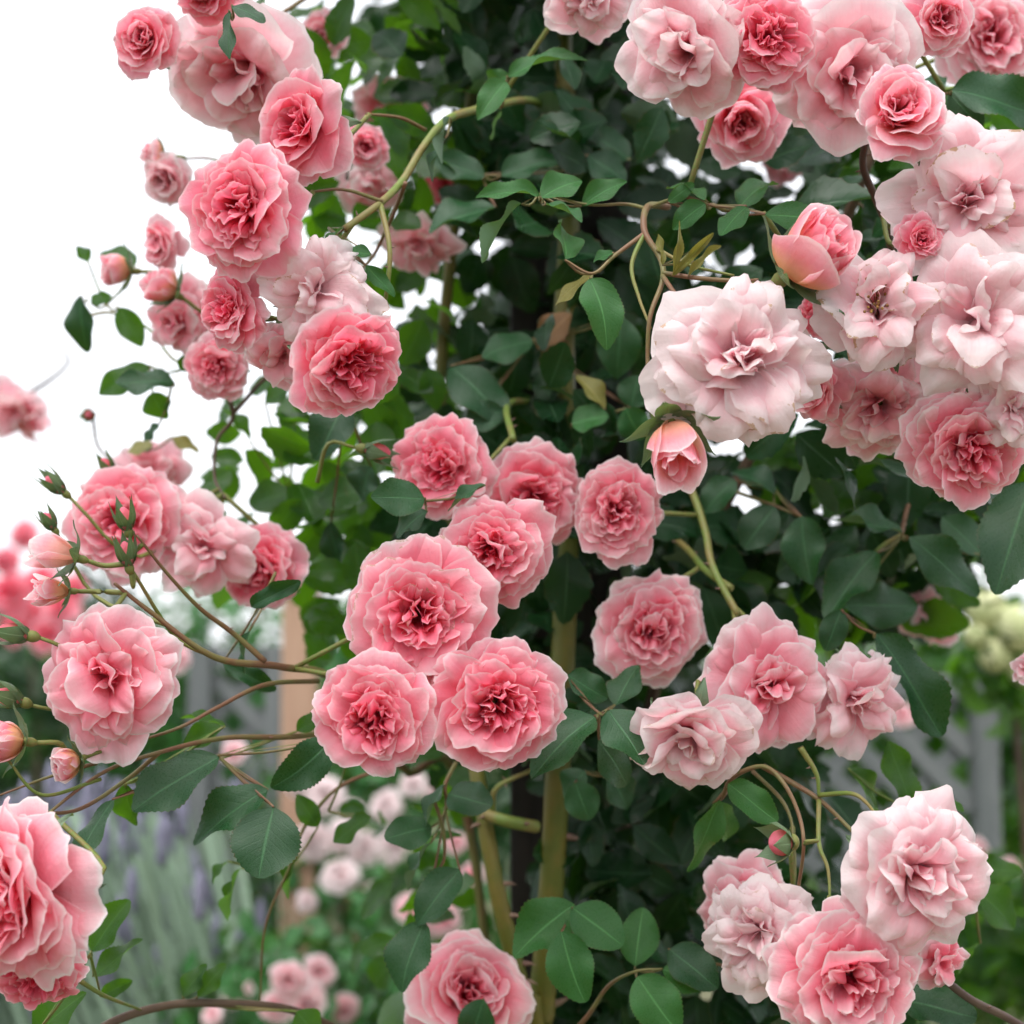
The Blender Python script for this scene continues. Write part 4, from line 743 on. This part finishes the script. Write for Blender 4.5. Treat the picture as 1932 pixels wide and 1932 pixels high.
# ================================================================== blooms and buds
# px, py, radius px, depth, yaw, pitch, style, pink, label, extra
BL = [
 (785, 1160, 136, 1.15, 4, -6, 'rosette', .74, 'largest coral pink rose, topmost of the tight three-bloom spray', dict(age=.5)),
 (710, 1347, 108, 1.12, -6, -10, 'quartered', .76, 'smaller quartered coral rose under the largest one, on the timber-post side', {}),
 (936, 1328, 122, 1.13, 12, -14, 'quartered', .78, 'quartered coral rose with curly heart beside the dark glossy leaf', {}),
 (926, 1042, 108, 1.2, -6, -14, 'rosette', .70, 'soft coral rose peering over the largest bloom of the tight spray', {}),
 (828, 882, 98, 1.28, -22, 0, 'rosette', .76, 'coral rose half covered by a single dark leaf', {}),
 (1005, 935, 98, 1.31, 4, -18, 'rosette', .70, 'ruffled coral rose between two roses in the upper middle spray', {}),
 (1166, 965, 90, 1.27, 8, -6, 'rosette', .66, 'coral rose with open dark hollow heart at the end of its row', {}),
 (1232, 1185, 106, 1.3, 10, -12, 'rosette', .58, 'dusty pink rose above the pale loose blooms', {}),
 (1446, 1295, 120, 1.2, 4, -8, 'blush', .52, 'pale pink rose in the middle of the drooping blush spray', {}),
 (1308, 1390, 108, 1.16, -14, -40, 'broad', .34, 'blush cream rose with long drooping folded petals above the dark foliage', dict(age=.4)),
 (1616, 1322, 98, 1.22, 26, -18, 'loose', .36, 'loose blush rose at the lattice end of the drooping spray', dict(age=.4)),
 (1755, 1165, 58, 1.6, 30, 0, 'loose', .55, 'hazy pink bloom behind dark leaves near the hydrangea', dict(whole=True)),
 (880, 1875, 118, 1.34, 10, 22, 'cup', .60, 'soft pink cupped rose at the foot of the canes', {}),
 (1400, 1720, 102, 1.25, -40, -8, 'blush', .50, 'mauve pink rose tucked behind the whitest bloom', {}),
 (1432, 1775, 112, 1.18, -36, -20, 'blush', .24, 'whitest blush rose of the low spray, petals streaming sideways', dict(age=.4)),
 (1600, 1845, 142, 1.11, 4, -14, 'rosette', .62, 'big mid pink rosette lowest of the low spray', {}),
 (1730, 1655, 146, 1.1, 10, -10, 'blush', .36, 'large pale pink many-petalled rose standing before the lattice', {}),
 (1775, 1815, 58, 1.2, 30, -20, 'loose', .56, 'small pink rose peeping out under the large pale one', {}),
 (1108, -8, 80, 1.24, 0, -30, 'blush', .40, 'pale pink rose alone high over the darkest foliage', {}),
 (1290, 92, 116, 1.15, -30, -14, 'broad', .38, 'blush rose with one pointed petal reaching out over dark leaves', {}),
 (1440, 72, 98, 1.14, 8, -10, 'quartered', .78, 'vivid pink curly-hearted rose among paler blooms', {}),
 (1602, 130, 132, 1.18, 4, -22, 'broad', .42, 'mauve blush rose with rolled pointed petals beside the vivid one', {}),
 (1398, 222, 84, 1.28, 6, -26, 'cup', .62, 'shaded pink rose with deep rosy heart hanging beneath the vivid one', {}),
 (1770, 38, 66, 1.2, 12, -16, 'cup', .66, 'half-open pink rose with flared skirt above the big dark leaf', {}),
 (1868, 70, 100, 1.34, 10, -10, 'rosette', .56, 'hazy mauve pink rose behind the half-open flared one', {}),
 (1912, 135, 54, 1.4, 0, -10, 'rosette', .80, 'hazy reddish pink bloom behind the big dark leaf', dict(whole=True)),
 (1702, 220, 90, 1.12, 0, 14, 'cup', .66, 'cupped pink rose with ruffled white skirt on a brown stem', dict(warm=.25)),
 (1836, 372, 146, 1.14, -2, -8, 'blush', .27, 'large blush rose with browned petal tips below the cupped pink one', dict(age=.8)),
 (1392, 682, 155, 1.1, 14, 0, 'blush', .26, 'biggest creamy blush rose, hanging over the drooping pink bud', dict(age=.7, seed=4)),
 (1560, 590, 52, 1.17, 0, -30, 'rosette', .95, 'deep rose-pink bloom squeezed under the fat peach-based bud', {}),
 (1655, 580, 128, 1.13, -4, 12, 'loose', .28, 'spent blush rose with bare brown stamens showing', dict(age=.8, stamens=True)),
 (1845, 610, 150, 1.12, -8, -6, 'loose', .26, 'full cream-blush rose with narrow folded petals beside the spent one', dict(age=.5)),
 (1735, 447, 44, 1.13, 6, -10, 'cup', .74, 'small half-open pink rose above the brown stamens', {}),
 (1812, 440, 38, 1.15, 6, -10, 'globe', .92, 'tiny deep pink rosebud wedged between blush blooms', dict(name='rose_bud', cat='rosebud')),
 (1540, 735, 62, 1.19, -40, -10, 'cup', .66, 'pink rose seen edge-on behind the biggest creamy bloom', {}),
 (1655, 765, 112, 1.2, -14, -24, 'blush', .42, 'dusky blush rose in the shade under the spent bloom', {}),
 (1822, 850, 118, 1.15, 2, -34, 'rosette', .68, 'salmon pink rosette facing down at the bottom of the blush cluster', {}),
 (1918, 765, 76, 1.13, 10, -10, 'loose', .28, 'small ruffled blush rose beside the salmon rosette', {}),
 (1765, 715, 88, 1.22, 0, -20, 'blush', .40, 'shaded blush rose wedged between the cream-blush bloom and the salmon rosette', {}),
 (1925, 520, 80, 1.2, 20, -6, 'blush', .30, 'pale blush rose squeezed between the browned-tip bloom and the full cream one', {}),
 (1485, 300, 44, 1.65, 0, 0, 'loose', .60, 'hazy pink bloom against bright sky gaps under the mauve rose', dict(whole=True)),
 (275, 82, 62, 1.24, -10, -8, 'cup', .74, 'half-open pink rose alone against white sky beside a big pale bloom', {}),
 (447, 132, 138, 1.26, -22, -40, 'broad', .42, 'big pale pink rose seen from its underside, highest against the sky', {}),
 (392, -18, 60, 1.2, -10, -50, 'cup', .78, 'pink rose dangling green sepals over the big pale bloom', {}),
 (578, 238, 98, 1.19, -32, -6, 'cup', .78, 'bright pink swirled rose under the big pale bloom', {}),
 (455, 395, 122, 1.14, -24, -6, 'rosette', .82, 'strong pink many-petalled rose in profile to the sky', {}),
 (598, 548, 104, 1.16, 10, -16, 'loose', .24, 'faded cream blush rose between three strong pink ones', dict(age=.7)),
 (432, 582, 80, 1.17, -42, 0, 'rosette', .76, 'pink rose facing sideways below the strong pink profile bloom', {}),
 (655, 682, 108, 1.12, 34, -22, 'quartered', .82, 'coral red-pink rose lowest of the upper cluster by the cane', {}),
 (535, 670, 72, 1.2, -6, -44, 'loose', .50, 'pale pink bloom hanging beneath the faded cream rose', {}),
 (412, 692, 62, 1.36, -10, -14, 'quartered', .66, 'soft blurred pink rose under the sideways-facing one', {}),
 (340, 600, 74, 1.42, -30, -10, 'blush', .52, 'hazy dull pink rose beyond the upper cluster', dict(whole=True)),
 (310, 462, 52, 1.4, -40, -4, 'cup', .58, 'hazy pink rose above the two round buds', dict(whole=True)),
 (318, 335, 48, 1.42, -30, -30, 'cup', .44, 'hazy pale rose below the small peach bud in the sky', dict(whole=True)),
 (690, 275, 44, 1.38, 10, -20, 'cup', .64, 'small hazy pink rose next to the swirled one', {}),
 (612, 62, 42, 1.5, -20, -30, 'cup', .56, 'hazy pink bloom among backlit leaves at the top', dict(whole=True)),
 (735, 200, 66, 1.6, 0, -20, 'loose', .58, 'shaded mauve bloom inside the dark upper foliage', dict(whole=True)),
 (695, 350, 60, 1.48, -10, -10, 'loose', .44, 'hazy peach-pink bloom behind the forked stem', dict(whole=True)),
 (792, 465, 66, 1.48, 8, -50, 'loose', .46, 'hazy drooping peach-pink bloom under the big round dark leaf', dict(whole=True)),
 (838, 345, 40, 1.55, 20, -10, 'rosette', .90, 'red-pink bloom half hidden by round dark leaves', dict(whole=True)),
 (232, 985, 112, 1.33, -8, -4, 'rosette', .70, 'hazy pink rose crowned by green buds against the sky', {}),
 (385, 1035, 92, 1.34, 0, -10, 'loose', .40, 'hazy pale rose with hanging petals between two pinker ones', {}),
 (492, 1068, 84, 1.37, -28, 0, 'quartered', .78, 'hazy deep pink rose beside a small grey-green leaf', {}),
 (290, 892, 62, 1.55, 0, 0, 'loose', .54, 'hazy pink bloom behind the bud-crowned rose', dict(whole=True)),
 (36, 775, 74, 1.95, -20, -50, 'loose', .50, 'very hazy pale pink bloom alone far out in the sky', dict(whole=True)),
 (196, 1288, 132, 1.15, -8, -4, 'blush', .62, 'large lilac-pink frilly rose below the peach buds', {}),
 (20, 1690, 165, 1.06, -38, -8, 'rosette', .66, 'huge pink rose with pale frilled rim above the arching brown stem', {}),
 (68, 1835, 92, 1.1, -4, -44, 'rosette', .84, 'shaded deep pink bloom hanging beneath the huge rose', {}),
 (1940, 1258, 30, 1.25, -30, 0, 'loose', .40, 'small pink bloom beside the pale hydrangea heads', dict(whole=True)),
]
for px, py, r, d, yw, pt, sty, pk, lab, ex in BL: bloom(px, py, r, d, yw, pt, sty, pk + (.07 if pk > .5 else .02), lab, **ex)
BD = [
 (1512, 497, 88, 1.12, 46, 26, 'globe', .66, 'fat pink bud with golden peach base and grey sepals', dict(warm=.9)),
 (1270, 815, 76, 1.1, 10, -58, 'bud', .58, 'furled pink bud drooping under the biggest creamy rose', dict(warm=.7)),
 (128, 1048, 50, 1.15, -64, 14, 'bud', .44, 'opening pale pink bud pointing at the sky beside green sepals', dict(warm=.5)),
 (118, 1115, 38, 1.17, -64, 0, 'bud', .50, 'peach bud just below the opening pale one', dict(warm=.9)),
 (28, 1398, 50, 1.14, -58, 6, 'globe', .56, 'plump pink bud with yellow base beside a striped sepal', dict(warm=.9)),
 (138, 1436, 36, 1.15, -50, -16, 'globe', .50, 'small orange-peach bud under the lilac-pink rose', dict(warm=1.)),
 (235, 510, 38, 1.42, -70, 0, 'globe', .56, 'round hazy bud, pink with orange side, next to backlit leaves', dict(warm=.8)),
 (318, 548, 40, 1.38, -50, 20, 'globe', .56, 'round hazy pink-peach bud inside the upper cluster', dict(warm=.7)),
 (298, 290, 26, 1.42, -60, 0, 'globe', .45, 'small hazy peach bud sticking out into white sky', dict(warm=.9)),
]
for px, py, r, d, yw, pt, sty, pk, lab, ex in BD: bloom(px, py, r * (1.22 if sty == 'globe' else 1.15), d, yw, pt, sty, pk, lab, name='rose_bud', cat='rosebud', **ex)
for px, py, r, d, yw, pt, lab, ln, shw in [
 (238, 985, 26, 1.16, -25, 66, 'upright green bud with long curled tip before the hazy pink rose', 1.05, 0),
 (110, 920, 22, 1.28, -60, 38, 'green bud jutting up towards white sky above the opening pale bud', 1.2, 0),
 (96, 988, 20, 1.24, -50, 55, 'slim green bud just above the opening pale pink bud', 1.1, 0),
 (240, 1052, 26, 1.16, -20, 68, 'green bud with split sepals on the forked stem', 1.1, .2),
 (205, 885, 20, 1.36, -40, 50, 'hazy green bud tip topping the bud-crowned rose', 1.1, 0),
 (34, 1195, 32, 1.15, -75, 12, 'green bud showing a stripe of red petal', 1.1, .5),
 (24, 1318, 30, 1.17, -65, 20, 'plump green bud above the pink and yellow one', 1.1, .1),
 (1470, 1590, 44, 1.13, -66, 0, 'small round green and pink bud nodding over the low spray', .62, .15),
 (705, 850, 28, 1.27, 74, -10, 'half-hidden green bud with pink slit beside the leaf-covered coral rose', 1.1, .6),
 (168, 782, 16, 1.6, 0, -10, 'tiny hazy green bud floating on a thin stalk in the sky', .8, .3),
]: green_bud(px, py, r, d, yw, pt, lab, length=ln, show=shw)

# far blooms on the shrubs behind
g = np.random.default_rng(77)
def far(lst, d, pink, label, group, sty='rosette'):
    for px, py, r in lst: bloom(px, py, r, d + g.uniform(-.12, .12), g.uniform(-30, 30), g.uniform(-15, 30), sty, pink + g.normal() * .04, label, group=group, whole=True, stalk=False, warm=.1)
far([(45, 1010, 26), (20, 1120, 40), (75, 1100, 34), (115, 1150, 34), (30, 1185, 30), (90, 1200, 36), (140, 1110, 26), (10, 1060, 26), (60, 1160, 30)], 4.7, .98, 'deep red-pink bloom on the hazy shrub against the sky', 'roses on the red shrub', 'cup')
far([(612, 1500, 36), (592, 1590, 36), (650, 1580, 32), (640, 1650, 34), (690, 1600, 30), (560, 1480, 24), (700, 1690, 26), (665, 1530, 22), (730, 1520, 30), (745, 1600, 34), (720, 1800, 28), (780, 1480, 24), (700, 1760, 24), (820, 1500, 22), (580, 1700, 20)], 3.1, .13, 'creamy blush bloom on the hazy shrub past the lavender', 'blush roses on the far shrub')
far([(545, 1850, 36), (600, 1835, 34), (575, 1890, 40), (445, 1870, 32), (650, 1905, 30), (520, 1900, 30), (400, 1915, 22)], 2.5, .44, 'hazy pale pink bloom under the arching brown stem', 'pale pink roses on the low shrub')
far([(775, 1715, 30), (835, 1735, 34), (890, 1650, 24), (860, 1590, 20), (440, 1420, 26), (330, 1240, 30), (870, 1690, 22)], 2.7, .50, 'hazy pink bloom in the garden seen between stems', 'pink roses deep in the garden')
far([(1845, 1600, 20), (1700, 1350, 24), (1905, 1640, 22)], 2.9, .45, 'hazy pink bloom near the lattice and green bush', 'pink roses by the lattice')
print('leaves', SPR_N, 'objects', len(bpy.data.objects))
